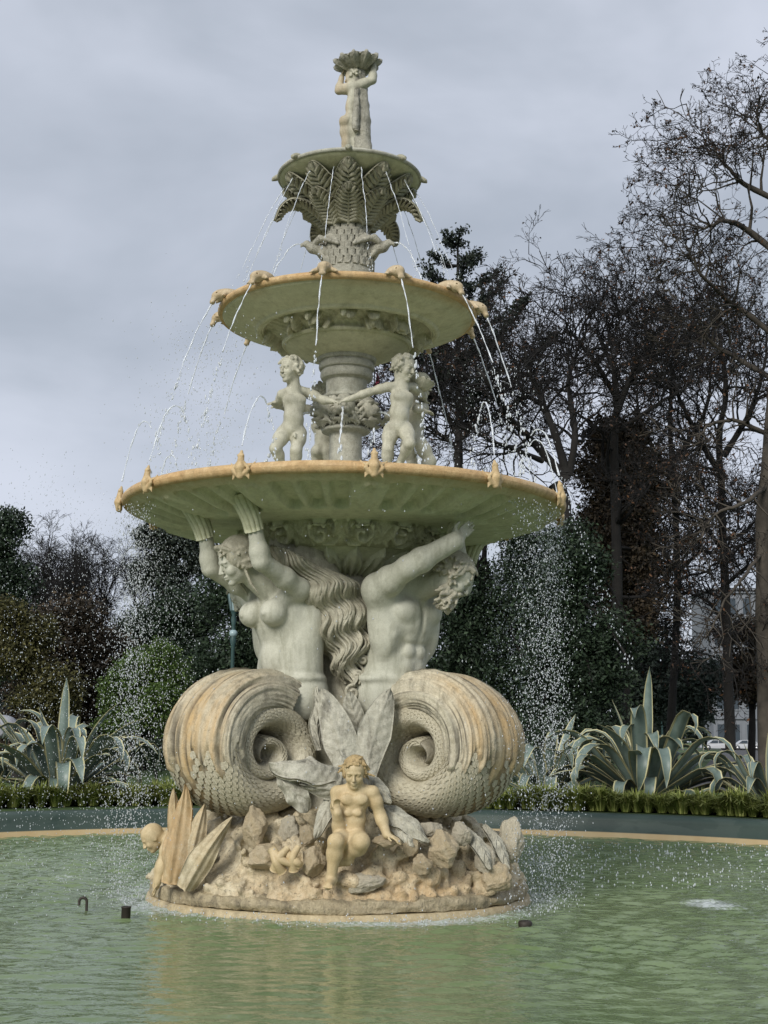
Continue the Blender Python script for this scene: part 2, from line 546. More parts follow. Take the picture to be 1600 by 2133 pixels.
M['dark_rock'] = stone('wet_rock', (0.36, 0.30, 0.19), (0.48, 0.41, 0.27), 0.5, 0.5, bumpy=1.0, fine=40)
# ------------------------------------------------------------------ ground, pool, water
scene.cycles.use_denoising = True
PC = np.array([0.45, 0.6]); PR = 10.0            # pool centre and radius at the waterline
GZ = 0.42                                        # garden level above the water
M['lawn'] = plain('lawn', (0.055, 0.10, 0.025), .9, .45, 3.0, bumpy=.6, bscale=120)
M['soil'] = plain('garden_soil', (0.045, 0.036, 0.026), .95, .4, 5.0, bumpy=.9, bscale=35)
M['asphalt'] = plain('path_asphalt', (0.075, 0.075, 0.078), .85, .2, 3.0, bumpy=.3, bscale=90)
def coping_mat():
    m, nt, b = new_mat('painted_coping')
    v = coords(nt)
    z = nt.nodes.new('ShaderNodeSeparateXYZ'); nt.links.new(v, z.inputs[0])
    base = mixc(nt, ramp(nt, noise(nt, v, 1.2, 5, .6), [(.35, 0.), (.7, 1.)]), (0.020, 0.040, 0.032), (0.036, 0.062, 0.048))
    h = math_(nt, 'ADD', z.outputs['Z'], math_(nt, 'MULTIPLY', math_(nt, 'SUBTRACT', noise(nt, coords(nt, (1, 1, .3)), 1.6, 5, .7), .5), .16))
    wet = ramp(nt, h, [(.12, 1.), (.20, 0.)])
    base = mixc(nt, math_(nt, 'MULTIPLY', wet, .0), base, (0.03, 0.05, 0.05))
    fl = ramp(nt, noise(nt, coords(nt, (1, 1, 2.5)), 1.1, 4, .5), [(.52, 0.), (.55, 1.)])
    base = mixc(nt, math_(nt, 'MULTIPLY', fl, .4), base, (0.06, 0.085, 0.07))
    lime = ramp(nt, z.outputs['Z'], [(.085, 1.), (.10, 0.)])
    base = mixc(nt, lime, base, mixc(nt, noise(nt, v, 3.0, 5, .6), (0.40, 0.27, 0.12), (0.52, 0.42, 0.24)))
    nt.links.new(base, b.inputs['Base Color'])
    b.inputs['Roughness'].default_value = .55
    bump(nt, b, noise(nt, v, 30, 4, .6), .25, .02)
    return m
M['coping'] = coping_mat()
def ring(prof, n=240, c=PC):
    V, F = lathe(prof, n)
    V[:, 0] += c[0]; V[:, 1] += c[1]
    return V, F
V, F = ring([(PR, -.6), (PR, .10), (PR + .015, .105), (PR + .03, .30), (PR + .06, .37), (PR + .14, .405), (PR + .5, .41), (PR + .55, .39), (PR + .56, .2)])
tag(obj('pool_wall', V, F[:, ::-1], M['coping']), 'low curved grey green wall round the fountain pool', 'pool wall')
# ground: one sheet with a hole for the pool, out to the horizon
V, F = ring([(PR + .54, GZ - .06), (PR + 1.0, GZ - .03), (PR + 6, GZ), (PR + 30, GZ + .02), (PR + 120, GZ + .1), (1500, GZ + .1)], 160)
tag(obj('ground', V, F, M['lawn']), kind='structure')
V, F = ring([(PR, -.58), (0.02, -.6)], 96)
M['pool_floor'] = plain('pool_floor', (0.12, 0.17, 0.10), .8, .4, 2.0)
tag(obj('pool_floor', V, F, M['pool_floor']), kind='structure')
# planting beds (arcs behind the pool) and a path beyond
def arc_strip(name, mat, r0, r1, a0, a1, z, kind='structure', n=60, label=None):
    a = np.radians(np.linspace(a0, a1, n))
    rs = np.linspace(r0, r1, 6)
    A, Rr = np.meshgrid(a, rs, indexing='ij')
    V = np.stack([PC[0] + Rr * np.sin(A), PC[1] + Rr * np.cos(A), np.full_like(A, z) + .02 * np.sin(A * 40 + Rr * 5)], -1).reshape(-1, 3)
    return tag(obj(name, V, grid_faces(n, 6), mat), kind=kind)
arc_strip('flower_bed', M['soil'], PR + 1.9, PR + 5.2, -75, -13, GZ + .015)
arc_strip('flower_bed', M['soil'], PR + 1.3, PR + 5.2, 13, 80, GZ + .015)
# far path
V = np.array([[at(1420, 1550, 20)[0], 20, 0], [at(1650, 1550, 20)[0], 20, 0], [at(1640, 1550, 178)[0], 178, 0], [at(1500, 1550, 178)[0], 178, 0]]); V[:, 2] = [GZ + .06, GZ + .06, GZ + .135, GZ + .135]
tag(obj('path', V, np.array([[0, 1, 2, 3]]), M['asphalt']), kind='structure')
a0 = at(1440, 1540, 172); a1 = at(1720, 1540, 172)
V = np.array([[a0[0] - 40, 176, GZ + .13], [a1[0] + 30, 176, GZ + .13], [a1[0] + 30, 192, GZ + .13], [a0[0] - 40, 192, GZ + .13]])
tag(obj('road', V, np.array([[0, 1, 2, 3]]), M['asphalt']), kind='structure')

def water_mat():
    m, nt, b = new_mat('pool_water')
    v = coords(nt)
    murk = mixc(nt, ramp(nt, noise(nt, v, .45, 3, .5), [(.35, 0.), (.7, 1.)]), (0.132, 0.186, 0.084), (0.170, 0.222, 0.112))
    # foam where the falling water lands: a ring round the base and a few patches
    sx = nt.nodes.new('ShaderNodeSeparateXYZ'); nt.links.new(v, sx.inputs[0])
    at_ = nt.nodes.new('ShaderNodeAttribute'); at_.attribute_name = 'foam'
    fn = noise(nt, coords(nt, (1, 1, 1)), 22, 6, .75)
    fz = ramp(nt, math_(nt, 'ADD', math_(nt, 'MULTIPLY', at_.outputs['Fac'], .62), fn), [(.74, 0.), (1.10, .9)])
    col = mixc(nt, fz, murk, (0.55, 0.60, 0.60))
    nt.links.new(col, b.inputs['Base Color'])
    rg_ = mixc(nt, fz, 0.09, 0.6) if False else None
    b.inputs['Roughness'].default_value = .03
    b.inputs['IOR'].default_value = 1.36
    b.inputs['Specular IOR Level'].default_value = .6
    rip = math_(nt, 'ADD', noise(nt, coords(nt, (.75, 1.35, 1)), 8, 2, .5, .5), math_(nt, 'MULTIPLY', noise(nt, coords(nt, (.8, 1.3, 1)), 19, 2, .5), .35))
    ca = nt.nodes.new('ShaderNodeAttribute'); ca.attribute_name = 'calm'
    bump(nt, b, math_(nt, 'MULTIPLY', rip, math_(nt, 'SUBTRACT', 1.0, math_(nt, 'MULTIPLY', ca.outputs['Fac'], .75))), .8, .022)
    return m
M['water'] = water_mat()
def water_surface():
    # finer towards the camera; ripples spread from the falling drops, longer swells in front
    rs = np.concatenate([np.linspace(1.9, 4.2, 70, endpoint=False), np.linspace(4.2, PR + 1.2, 190)])
    th = np.linspace(0, 2 * np.pi, 680, endpoint=False)
    T, Rr = np.meshgrid(th, rs, indexing='ij')
    Rp = np.minimum(1.0, (PR + .3 + 0 * T) / PR)
    X = Rr * np.cos(T); Y = Rr * np.sin(T)
    # keep inside the pool wall
    d = np.hypot(X - PC[0], Y - PC[1]); k = np.minimum(1, (PR + .004) / d)
    X = PC[0] + (X - PC[0]) * k; Y = PC[1] + (Y - PC[1]) * k
    r = np.random.default_rng(2)
    Z = np.zeros_like(X)
    calm = np.exp(-(((X + .1) / 1.7) ** 2 + ((Y + 5.6) / 2.6) ** 2))          # sheltered patch before the base
    fade = 1 - .72 * calm
    for i in range(34):                                                          # ripples from drops landing all over
        a = r.uniform(0, 6.28); rr = r.uniform(2.3, 6.5)
        cx, cy = rr * math.cos(a), rr * math.sin(a)
        q = np.hypot(X - cx, Y - cy)
        lam = r.uniform(.16, .30)
        Z += .0022 * np.cos(q * 6.28 / lam + r.uniform(0, 6)) * np.exp(-q / 2.4)
    for i in range(26):                                                          # wind wavelets
        a = r.normal(1.5, .38); lam = r.uniform(.14, .36)
        kx, ky = math.cos(a) * 6.28 / lam, math.sin(a) * 6.28 / lam
        Z += .0085 * lam * np.cos(kx * X + ky * Y + r.uniform(0, 6.28) + 1.3 * np.sin(X * r.uniform(.5, 1.6) + Y * .7)) 
    Z *= fade * (1.0 + .45 * wob(X, Y, 0 * X, .8, 15))
    foam = np.exp(-((Rr - 2.25) / .42) ** 2) * .75
    foam *= .72 + .35 * wob(X, Y, 0 * X, 2.2, 6)
    for (x, y, s, f) in ((1480, 1884, .36, .85), (132, 1829, .30, .5), (250, 1818, .3, .35), (1130, 1800, .45, .5), (1150, 1850, .8, .35), (700, 1945, .5, .2), (470, 1940, .6, .3)):
        p = on(x, y, 0)
        foam = np.maximum(foam, f * np.exp(-(((X - p[0]) / s) ** 2 + ((Y - p[1]) / (s * 1.6)) ** 2)))
    Z += .012 * foam * wob(X, Y, 0 * X, 38, 8)
    V = np.stack([X, Y, Z], -1).reshape(-1, 3)
    return V, grid_faces(680, len(rs), wrap_u=True), foam.ravel(), calm.ravel()
V, F, foam, calm = water_surface()
tag(obj('water', V, F[:, ::-1], M['water'], attrs={'foam': foam, 'calm': calm}), kind='structure')
# ------------------------------------------------------------------ the fountain (one thing; parts and sub-parts below it)
FT = empty('fountain')
FT.scale = (1, 1, 0.993)
tag(FT, 'tall three tiered cast stone fountain with mermen, dancing boys and rocky base in the pool', 'fountain')
def dirv(a):                       # a: degrees from the front (towards the camera), positive to the right
    return np.array([math.sin(R(a)), -math.cos(R(a)), 0.0])
def rotz_for(a):                   # local +X points along dirv(a)
    return R(a - 90.0)
def Mloc(r, a, z, s=1.0):
    d = dirv(a) * r
    return Matrix.Translation(Vector((d[0], d[1], z))) @ Matrix.Rotation(rotz_for(a), 4, 'Z') @ Matrix.Scale(s, 4)
def torus_profile(r, z, t, n=20):
    a = np.linspace(0, 2 * np.pi, n)
    return [(r + t * math.cos(x), z + t * math.sin(x)) for x in a]
FROG0, PLAT0 = 8.0, -8.0

# ---- plinth and rocky mound
V, F = lathe([(2.13, -0.5), (2.13, 0.03), (2.11, 0.06), (2.06, 0.065)], 160, 12)
obj('plinth', V, F, M['plinth'], FT)
def band(T, r, z, s):
    return 0.022 * wob(r * np.cos(T) * 3, r * np.sin(T) * 3, z * 6, 5, 3) + 0.012 * wob(r * np.cos(T) * 9, r * np.sin(T) * 9, z * 9, 5, 4)
V, F = lathe([(2.0, 0.05), (2.085, 0.066), (2.095, 0.13), (2.07, 0.19), (1.95, 0.22)], 320, 24, band)
obj('base_course', V, F, M['dark_rock'], FT)
def mound():
    S = Sculpt((-2.18, -2.18, .08), (2.18, 2.18, 1.35), .024)
    X, Y, Z = s_ax = S.ax[0][:, None, None], S.ax[1][None, :, None], S.ax[2][None, None, :]
    r0 = np.hypot(X, Y)
    h = np.interp(r0.ravel(), [0, .5, 1.0, 1.35, 1.58, 1.74, 1.88, 2.02, 2.06], [1.12, 1.1, 1.0, .86, .68, .5, .36, .22, -.2]).reshape(r0.shape)
    S.D = ((Z - h) * .72).astype(np.float32)
    r = np.random.default_rng(12)
    for k in range(430):
        a = r.uniform(0, 6.28); zz = r.uniform(.22, .95) if k % 4 else r.uniform(.2, .4)
        rr = np.interp(zz, [.2, .36, .5, .68, .86, 1.0], [2.0, 1.88, 1.74, 1.58, 1.35, 1.0]) - r.uniform(-.055, .04)
        s = r.uniform(.05, .15) * (.7 if zz < .33 else 1)
        q = np.linalg.qr(r.normal(size=(3, 3)))[0]
        S.ell((rr * math.cos(a), rr * math.sin(a), zz), np.array([s * r.uniform(.8, 1.5), s * r.uniform(.7, 1.1), s * r.uniform(.5, .9)]), q, .022)
    for k in range(260):
        a = r.uniform(0, 6.28); zz = r.uniform(.25, .95)
        rr = np.interp(zz, [.2, .36, .5, .68, .86, 1.0], [2.0, 1.88, 1.74, 1.58, 1.35, 1.0]) + .06
        s = r.uniform(.03, .085)
        q = np.linalg.qr(r.normal(size=(3, 3)))[0]
        S.ell((rr * math.cos(a), rr * math.sin(a), zz), np.array([s * r.uniform(1, 2.2), s * .7, s * r.uniform(.5, 1)]), q, .018, True)
    S.D += (.024 * wob(X, Y, Z, 16, 31) + .020 * wob(X, Y, Z, 37, 32) + .014 * np.abs(wob(X, Y, Z, 60, 33))).astype(np.float32)
    return S.mesh()
V, F = mound()
st = np.clip(0.35 + 0.9 * wob(V[:, 0], V[:, 1], V[:, 2], 2.5, 31), 0, .9) * .65 * np.clip(1.25 - V[:, 2], .1, 1)
obj('rock_mound', V, F, M['rock'], FT, attrs={'stain': st})

def ico(sub):
    t = (1 + 5 ** 0.5) / 2
    v = [(-1, t, 0), (1, t, 0), (-1, -t, 0), (1, -t, 0), (0, -1, t), (0, 1, t), (0, -1, -t), (0, 1, -t), (t, 0, -1), (t, 0, 1), (-t, 0, -1), (-t, 0, 1)]
    f = [(0, 11, 5), (0, 5, 1), (0, 1, 7), (0, 7, 10), (0, 10, 11), (1, 5, 9), (5, 11, 4), (11, 10, 2), (10, 7, 6), (7, 1, 8),
         (3, 9, 4), (3, 4, 2), (3, 2, 6), (3, 6, 8), (3, 8, 9), (4, 9, 5), (2, 4, 11), (6, 2, 10), (8, 6, 7), (9, 8, 1)]
    v = [unit(x) for x in v]
    for _ in range(sub):
        mid, nf = {}, []
        def m(a, b):
            k = (min(a, b), max(a, b))
            if k not in mid:
                mid[k] = len(v); v.append(unit(v[a] + v[b]))
            return mid[k]
        for a, b, c in f:
            ab, bc, ca = m(a, b), m(b, c), m(c, a)
            nf += [(a, ab, ca), (b, bc, ab), (c, ca, bc), (ab, bc, ca)]
        f = nf
    return np.array(v), np.array(f)
ICO = {k: ico(k) for k in (0, 1, 2, 3, 4)}
def rock_shape(seed, sub=4, facets=9, rough=0.05):
    r = np.random.default_rng(seed)
    V, F = ICO[sub]
    V = V.copy()
    for _ in range(facets):
        n = unit(r.normal(size=3)); d = r.uniform(0.62, 0.88)
        h = V @ n
        V = V - np.maximum(h - d, 0)[:, None] * n * 0.92
    nrm = V / np.linalg.norm(V, axis=1, keepdims=True)
    V = V + nrm * (rough * wob(V[:, 0], V[:, 1], V[:, 2], 6, seed) + rough * 0.5 * wob(V[:, 0], V[:, 1], V[:, 2], 15, seed + 1) - rough * .6 * np.clip(wob(V[:, 0], V[:, 1], V[:, 2], 24, seed + 2), .25, 1))[:, None]
    return V, F
ROCKS = []
for k in range(7):
    V, F = rock_shape(40 + k, 3, 6 + k % 3, 0.11)
    me = mesh_data('rock', V, F)
    me.materials.append(M['boulder'] if k % 2 == 0 else M['boulder_grey'])
    ROCKS.append(me)
BIGROCK = []
for k in range(4):
    V, F = rock_shape(80 + k, 4, 7, 0.10)
    me = mesh_data('rock', V, F)
    me.materials.append(M['boulder'] if k % 2 == 0 else M['boulder_grey'])
    BIGROCK.append(me)
def put_rock(me, p, s, rx=0, ry=0, rz=0):
    Mx = Matrix.Translation(Vector(p)) @ Matrix.Rotation(rz, 4, 'Z') @ Matrix.Rotation(ry, 4, 'Y') @ Matrix.Rotation(rx, 4, 'X') @ Matrix.Diagonal((*s, 1))
    return link('rock', me, None, FT, Mx)
# the rocks one can pick out at the front: photo position, half sizes in metres, ochre (0) or grey (1)
for x, y, Y, sx, sy, sz, g, rz in [(530, 1722, -1.62, .16, .16, .25, 0, .2), (556, 1785, -1.75, .25, .2, .15, 0, .6), (603, 1728, -1.5, .15, .15, .16, 1, .3), (641, 1742, -1.75, .10, .1, .13, 0, .9), (652, 1795, -1.88, .16, .14, .17, 0, 2.2), (924, 1768, -1.72, .19, .18, .22, 0, .5), (857, 1762, -1.78, .09, .1, .12, 0, 1.9), (880, 1800, -1.82, .13, .12, .12, 0, .7), (802, 1752, -1.88, .17, .15, .07, 0, .1), (964, 1735, -1.45, .13, .13, .16, 1, .2), (895, 1725, -1.55, .17, .14, .09, 1, .3), (1063, 1748, -1.05, .19, .17, .27, 1, .9), (1012, 1790, -1.35, .13, .14, .22, 1, 1.4), (1035, 1830, -1.35, .2, .2, .2, 0, .8), (762, 1836, -1.92, .24, .16, .12, 1, .05)]:
    put_rock(BIGROCK[(g + 2 * (int(x) % 2)) % 4] if max(sx, sz) > .12 else ROCKS[(int(x) % 3) * 2 + g], at(x, y, Y), (sx * .84, sy * .84, sz * .88), rng.uniform(-.3, .3), rng.uniform(-.3, .3), rz)

# ---- central core behind the figures
V, F = lathe([(0.9, 0.9), (0.72, 1.3), (0.55, 1.9), (0.42, 2.4), (0.40, 2.9), (0.45, 3.3), (0.5, 3.7)], 96, 40, lambda T, r, z, s: 0.03 * wob(r * np.cos(T), r * np.sin(T), z, 9, 5))
obj('core', V, F, M['hair'], FT)

# ---- lower basin
def smin(x): return np.clip(x, 0, 1)
def low_d(T, r, z, s):
    a = (np.degrees(T) + 90 - FROG0) / 7.5
    slot = np.round(a).astype(int)
    q = a - slot                                   # -0.5..0.5 inside the slot
    acan = (slot % 4) == 0
    t = (r - 1.76) / (2.40 - 1.76)                 # 0 inner, 1 outer
    e = np.where(t < 0.16, np.sqrt(np.clip(1 - ((0.16 - t) / 0.16) ** 2, 0, 1)), 1.0) * smin((1.0 - t) / 0.03)
    e = np.where((t > 0), e, 0)
    w = 0.37 * e
    g = -0.095 * smin((w - np.abs(q)) / 0.09) * (w > 0)
    rib = 0.03 * smin((0.42 - 0.3 * np.abs(t - .6) - np.abs(q)) / .15) * (0.6 + .4 * np.cos(np.abs(q) * 24 + t * 24)) * smin(t / .1) * smin((1 - t) / .05)
    d = np.where(acan, rib, g)
    # scrolling frieze
    u = np.degrees(T) / 22.5
    c = np.floor(u); fx = (u - c - 0.5) * 2
    fz = (z - 3.985) / 0.125
    sgn = np.where(c % 2 == 0, 1, -1)
    rho = np.sqrt((fx * 1.55) ** 2 + fz ** 2); ph = np.arctan2(fz, fx * 1.55 * sgn)
    sp = np.cos(rho * 8.5 - ph)
    leafy_ = np.cos(ph * 5 + rho * 9) * np.exp(-((rho - 1.15) / .35) ** 2)
    fr = (0.075 * smin(sp * 1.6) * (rho < 1.05) + 0.03 * smin(leafy_ * 2) + 0.04 * np.exp(-(rho / .22) ** 2)) * (np.abs(fz) < 1.0)
    # leaf cup under the frieze
    v = np.degrees(T) / 20.0
    tri = np.abs(v - np.round(v)) * 2
    edge = 3.845 - 0.15 * tri
    cup = np.where((z < edge) & (r > 0.36), 0.055 + 0.016 * np.cos(tri * 9) + .02 * (1 - tri), 0.0)
    return d + fr * (r < 1.24) * (z < 4.11) + cup * (z < 3.86)
prof = [(2.51, 4.355), (2.44, 4.315), (2.35, 4.27), (2.0, 4.165), (1.72, 4.115), (1.36, 4.105), (1.22, 4.10), (1.20, 4.085), (1.19, 4.05), (1.13, 3.95), (1.04, 3.87), (0.92, 3.835), (0.84, 3.80), (0.72, 3.73), (0.55, 3.665), (0.36, 3.63), (0.34, 3.6)]
V, F = lathe(prof[::-1], 540, 136, low_d)
def split(V, F, sel):
    m = sel(V[F].mean(1))
    out = []
    for f in (F[~m], F[m]):
        u, inv = np.unique(f, return_inverse=True)
        out.append((V[u], inv.reshape(f.shape)))
    return out
(Va, Fa), (Vb, Fb) = split(V, F, lambda c: (np.hypot(c[:, 0], c[:, 1]) < 1.24) & (np.hypot(c[:, 0], c[:, 1]) > .9) & (c[:, 2] > 3.84))
LB = obj('lower_basin', Va, Fa, M['green'], FT, attrs={'stain': np.clip((np.hypot(Va[:, 0], Va[:, 1]) - 2.3) * 3, 0, .6)})
obj('frieze', Vb, Fb, M['relief_shade_green'], LB)
V, F = lathe(torus_profile(2.505, 4.415, 0.064, 22) , 256, None, lambda T, r, z, s: 0.004 * wob(r * np.cos(T), r * np.sin(T), z, 6, 8))
obj('rim', V, F, M['rim'], LB)
V, F = lathe([(2.46, 4.42), (2.2, 4.36), (1.2, 4.34), (0.05, 4.34)], 96, 12)
obj('basin_floor', V, F, M['green'], LB)

# ---- middle basin
rr_ = np.random.default_rng(5)
MOT = []
for k in range(46):
    MOT.append((rr_.uniform(0, 360), rr_.uniform(.80, .98), rr_.uniform(3.0, 6.5), rr_.uniform(.03, .06), rr_.uniform(0, np.pi), rr_.uniform(.8, 2.6)))
def mid_d(T, r, z, s):
    d = np.zeros_like(r)
    deg = np.degrees(T)
    for (a, r0, sa, sr, rot, el) in MOT:
        dx = ((deg - a + 180) % 360 - 180) / 57.3 * r0
        dy = r - r0
        X = (dx * math.cos(rot) + dy * math.sin(rot)) / (0.055 * el); Y = (-dx * math.sin(rot) + dy * math.cos(rot)) / 0.035
        q = X * X + Y * Y
        d = np.maximum(d, 0.075 * np.sqrt(np.clip(1 - q, 0, 1)))
    m = (r > .78) & (r < 1.0) & (z < 6.56)
    lines = 0.012 * smin(np.cos(deg * 0.9 + r * 60) * 2)
    return (1.9 * d + lines - .05) * m
prof = [(1.50, 6.735), (1.47, 6.70), (1.30, 6.635), (1.10, 6.575), (1.085, 6.545), (1.06, 6.535), (1.045, 6.55), (1.03, 6.535), (1.015, 6.56), (0.99, 6.55), (0.79, 6.44), (0.775, 6.40), (0.755, 6.375), (0.74, 6.39), (0.72, 6.365), (0.60, 6.31), (0.45, 6.26), (0.30, 6.23)]
V, F = lathe(prof[::-1], 540, 130, mid_d)
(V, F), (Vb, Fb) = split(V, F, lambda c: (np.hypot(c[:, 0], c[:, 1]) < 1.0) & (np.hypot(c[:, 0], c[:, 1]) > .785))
rV = np.hypot(V[:, 0], V[:, 1])
MBs = obj('middle_basin', V, F, M['under'], FT, attrs={'stain': np.clip((rV - 1.36) * 5, 0, .8) * np.clip(.4 + wob(V[:, 0], V[:, 1], V[:, 2], 5, 9), 0, 1)})
V, F = lathe(torus_profile(1.50, 6.765, 0.045, 18), 200)
obj('rim', V, F, M['rim'], MBs)
obj('frieze', Vb, Fb, M['relief_shade'], MBs)
V, F = lathe([(1.49, 6.76), (1.2, 6.7), (0.05, 6.68)], 96, 10)
obj('basin_floor', V, F, M['under'], MBs)

# ---- middle column with lion masks
V, F = lathe([(0.36, 6.27), (0.345, 6.20), (0.31, 6.19), (0.33, 6.165), (0.335, 6.13), (0.325, 6.10), (0.295, 6.095), (0.31, 6.07), (0.315, 6.02), (0.30, 5.985), (0.26, 5.97), (0.245, 5.96), (0.242, 5.80), (0.25, 5.785), (0.285, 5.78), (0.29, 5.75), (0.27, 5.73),
              (0.25, 5.72), (0.25, 5.40), (0.27, 5.385), (0.29, 5.365), (0.285, 5.34), (0.24, 5.325), (0.20, 5.315), (0.19, 5.29), (0.192, 5.1), (0.20, 4.95), (0.225, 4.8), (0.26, 4.7)], 96, 160)
CL = obj('column', V, F[:, ::-1], M['column'], FT)
V, F = lathe([(0.05, 4.74), (0.95, 4.74), (1.0, 4.70), (1.0, 4.34)], 64, 14)
obj('pedestal', V, F[:, ::-1], M['column'], FT)
def lion():
    S = Sculpt((-.12, -.2, -.24), (.26, .2, .22), .009)
    S.ell((0.03, 0, 0.03), (.11, .125, .14)).ell((.11, 0, -.035), (.075, .07, .06), k=.03)           # skull, muzzle
    S.cap((.09, 0, .07), (.165, 0, 0.005), .034, .03, k=.02).ell((.18, 0, 0.0), (.02, .03, .018), k=.012)   # nose
    for s in (-1, 1):
        S.ell((.15, s * .035, -.045), (.045, .036, .034), k=.012)
        S.ell((.125, s * .062, .062), (.022, .024, .018), k=.02, cut=True).ell((.105, s * .06, .06), .022, k=.008)
        S.ell((.105, s * .06, .088), (.04, .045, .02), k=.015).ell((.0, s * .13, .12), (.03, .04, .045), k=.02)
    S.ell((.12, 0, -.115), (.06, .055, .03), k=.02).ell((.17, 0, -.085), (.06, .05, .022), k=.01, cut=True)
    r = np.random.default_rng(3)
    for k in range(44):
        a = r.uniform(-2.4, 2.4) + np.pi / 2 * 0
        rad = r.uniform(.10, .15)
        c = np.array([r.uniform(-.04, .07), math.sin(a) * rad, math.cos(a) * rad * 1.15 - .01])
        e = c + np.array([-.03, math.sin(a) * .05 + r.uniform(-.03, .03), -.06 + math.cos(a) * .03])
        S.cap(c, e, .024, .010, k=.008)
    for k in range(9):
        y = (k - 4) * .026
        S.cap((.06, y, -.13), (.02, y * 1.2, -.21 + abs(y) * .6), .02, .008, k=.008)
    return S.mesh()
V, F = lion()
me_lion = mesh_data('lion_mask', V, F); me_lion.materials.append(M['column'])
for k in range(6):
    link('lion_mask', me_lion, None, CL, Mloc(0.27, -2 + 60 * k, 5.57))

# ---- platypus spouts on the middle rim, frogs on the lower rim
def platypus():
    S = Sculpt((-.26, -.2, -.16), (.26, .2, .15), .009)
    S.ell((-.06, 0, .03), (.19, .105, .085)).ell((.09, 0, .0), (.09, .07, .06), k=.05)
    S.cap((.14, 0, -.03), (.17, 0, -.10), .042, .036, k=.03).ell((.175, 0, -.105), (.03, .048, .025), k=.015)
    for s in (-1, 1):
        S.cap((.02, s * .08, .0), (.05, s * .14, -.025), .035, .026, k=.02)
        for j in (-1, 0, 1):
            S.cap((.05, s * .14, -.025), (.075 + .01 * j, s * (.165) + j * .022, -.045), .014, .009, k=.01)
        S.ell((.125, s * .045, .02), .014, k=.01, cut=True)
        S.ell((.172, s * .02, -.085), .008, k=.006, cut=True)
    return S.mesh()
V, F = platypus()
me_pl = mesh_data('platypus_spout', V, F); me_pl.materials.append(M['platypus'])
for k in range(12):
    link('platypus_spout', me_pl, None, MBs, Mloc(1.515, PLAT0 + 30 * k, 6.82, .86))
def frog():
    S = Sculpt((-.16, -.24, -.2), (.2, .24, .28), .009)
    S.chain([(.075, 0, -.11), (.085, 0, 0.0), (.07, 0, .12)], [.055, .066, .048], k=.03)
    S.ell((.06, 0, .18), (.045, .046, .06), k=.03).ell((.05, 0, .245), (.02, .024, .03), k=.015)
    for s in (-1, 1):
        S.ell((.075, s * .035, .19), .02, k=.012)
        S.chain([(.07, s * .045, .08), (.06, s * .105, .02), (.01, s * .14, .055)], [.028, .022, .018], k=.015)
        S.chain([(.075, s * .045, -.09), (.07, s * .12, -.02), (.06, s * .085, -.10)], [.036, .028, .02], k=.015)
        for j in (-1.5, -.5, .5, 1.5):
            S.cap((.01, s * .14, .055), (-.005 + .012 * abs(j) * 0, s * (.185 + .006 * j), .06 + .026 * j), .012, .009, k=.008)
            S.cap((.06, s * .085, -.10), (.05, s * (.13), -.12 + .022 * j), .013, .009, k=.008)
    return S.mesh()
V, F = frog()
me_fr = mesh_data('frog_spout', V, F); me_fr.materials.append(M['frog'])
for k in range(12):
    link('frog_spout', me_fr, None, LB, Mloc(2.54, FROG0 + 30 * k, 4.41, .7))

# ---- palm trunk, bark plates, eagles, fern leaves, upper basin
V, F = lathe([(0.30, 6.68), (0.30, 7.3), (0.27, 7.55), (0.235, 7.8), (0.225, 7.92), (0.25, 8.05), (0.36, 8.22), (0.5, 8.32)], 64, 40)
TK = obj('palm_trunk', V, F, M['palm'], FT)
pv, pf = box((0, 0, 0), (.05, .078, .098))
def bark(seed):
    r = np.random.default_rng(seed)
    n = 4
    y = np.linspace(-.5, .5, n); z = np.linspace(-.5, .5, n)
    Yg, Zg = np.meshgrid(y, z, indexing='ij')
    x = 0.022 + 0.018 * (Zg + .5) - 0.04 * np.abs(Yg) ** 2 + r.normal(0, .0035, Yg.shape)
    edge = (np.abs(Yg) > .49) | (np.abs(Zg) > .49)
    Vt = np.stack([x, Yg * .074 * (1 - .12 * (Zg < -.4)), Zg * .1 + r.normal(0, .002, Yg.shape)], -1)
    Vb = Vt.copy(); Vb[..., 0] = -.03
    V = np.concatenate([Vt.reshape(-1, 3), Vb.reshape(-1, 3)])
    f = grid_faces(n, n)
    bd = [0, 1, 2, 3, 7, 11, 15, 14, 13, 12, 8, 4]
    sd_ = [[bd[i], bd[(i + 1) % 12], bd[(i + 1) % 12] + 16, bd[i] + 16] for i in range(12)]
    return V, [f, np.array(sd_)]
BARK = []
for k in range(4):
    V, F = bark(k); me = mesh_data('bark_plate', V, F, False); me.materials.append(M['palm']); BARK.append(me)
for j, z in enumerate(np.arange(7.40, 8.05, 0.088)):
    r = np.interp(z, [7.3, 7.55, 7.8, 7.92, 8.05], [.30, .27, .235, .225, .25])
    n = int(2 * np.pi * r / .083)
    for i in range(n):
        a = 360.0 / n * (i + .5 * (j % 2)) + rng.uniform(-2, 2)
        Mx = Mloc(r, a, z + rng.uniform(-.008, .008)) @ Matrix.Rotation(rng.uniform(-.08, .08), 4, 'X') @ Matrix.Rotation(-.12, 4, 'Y')
        link('bark_plate', BARK[(i + j) % 4], None, TK, Mx)
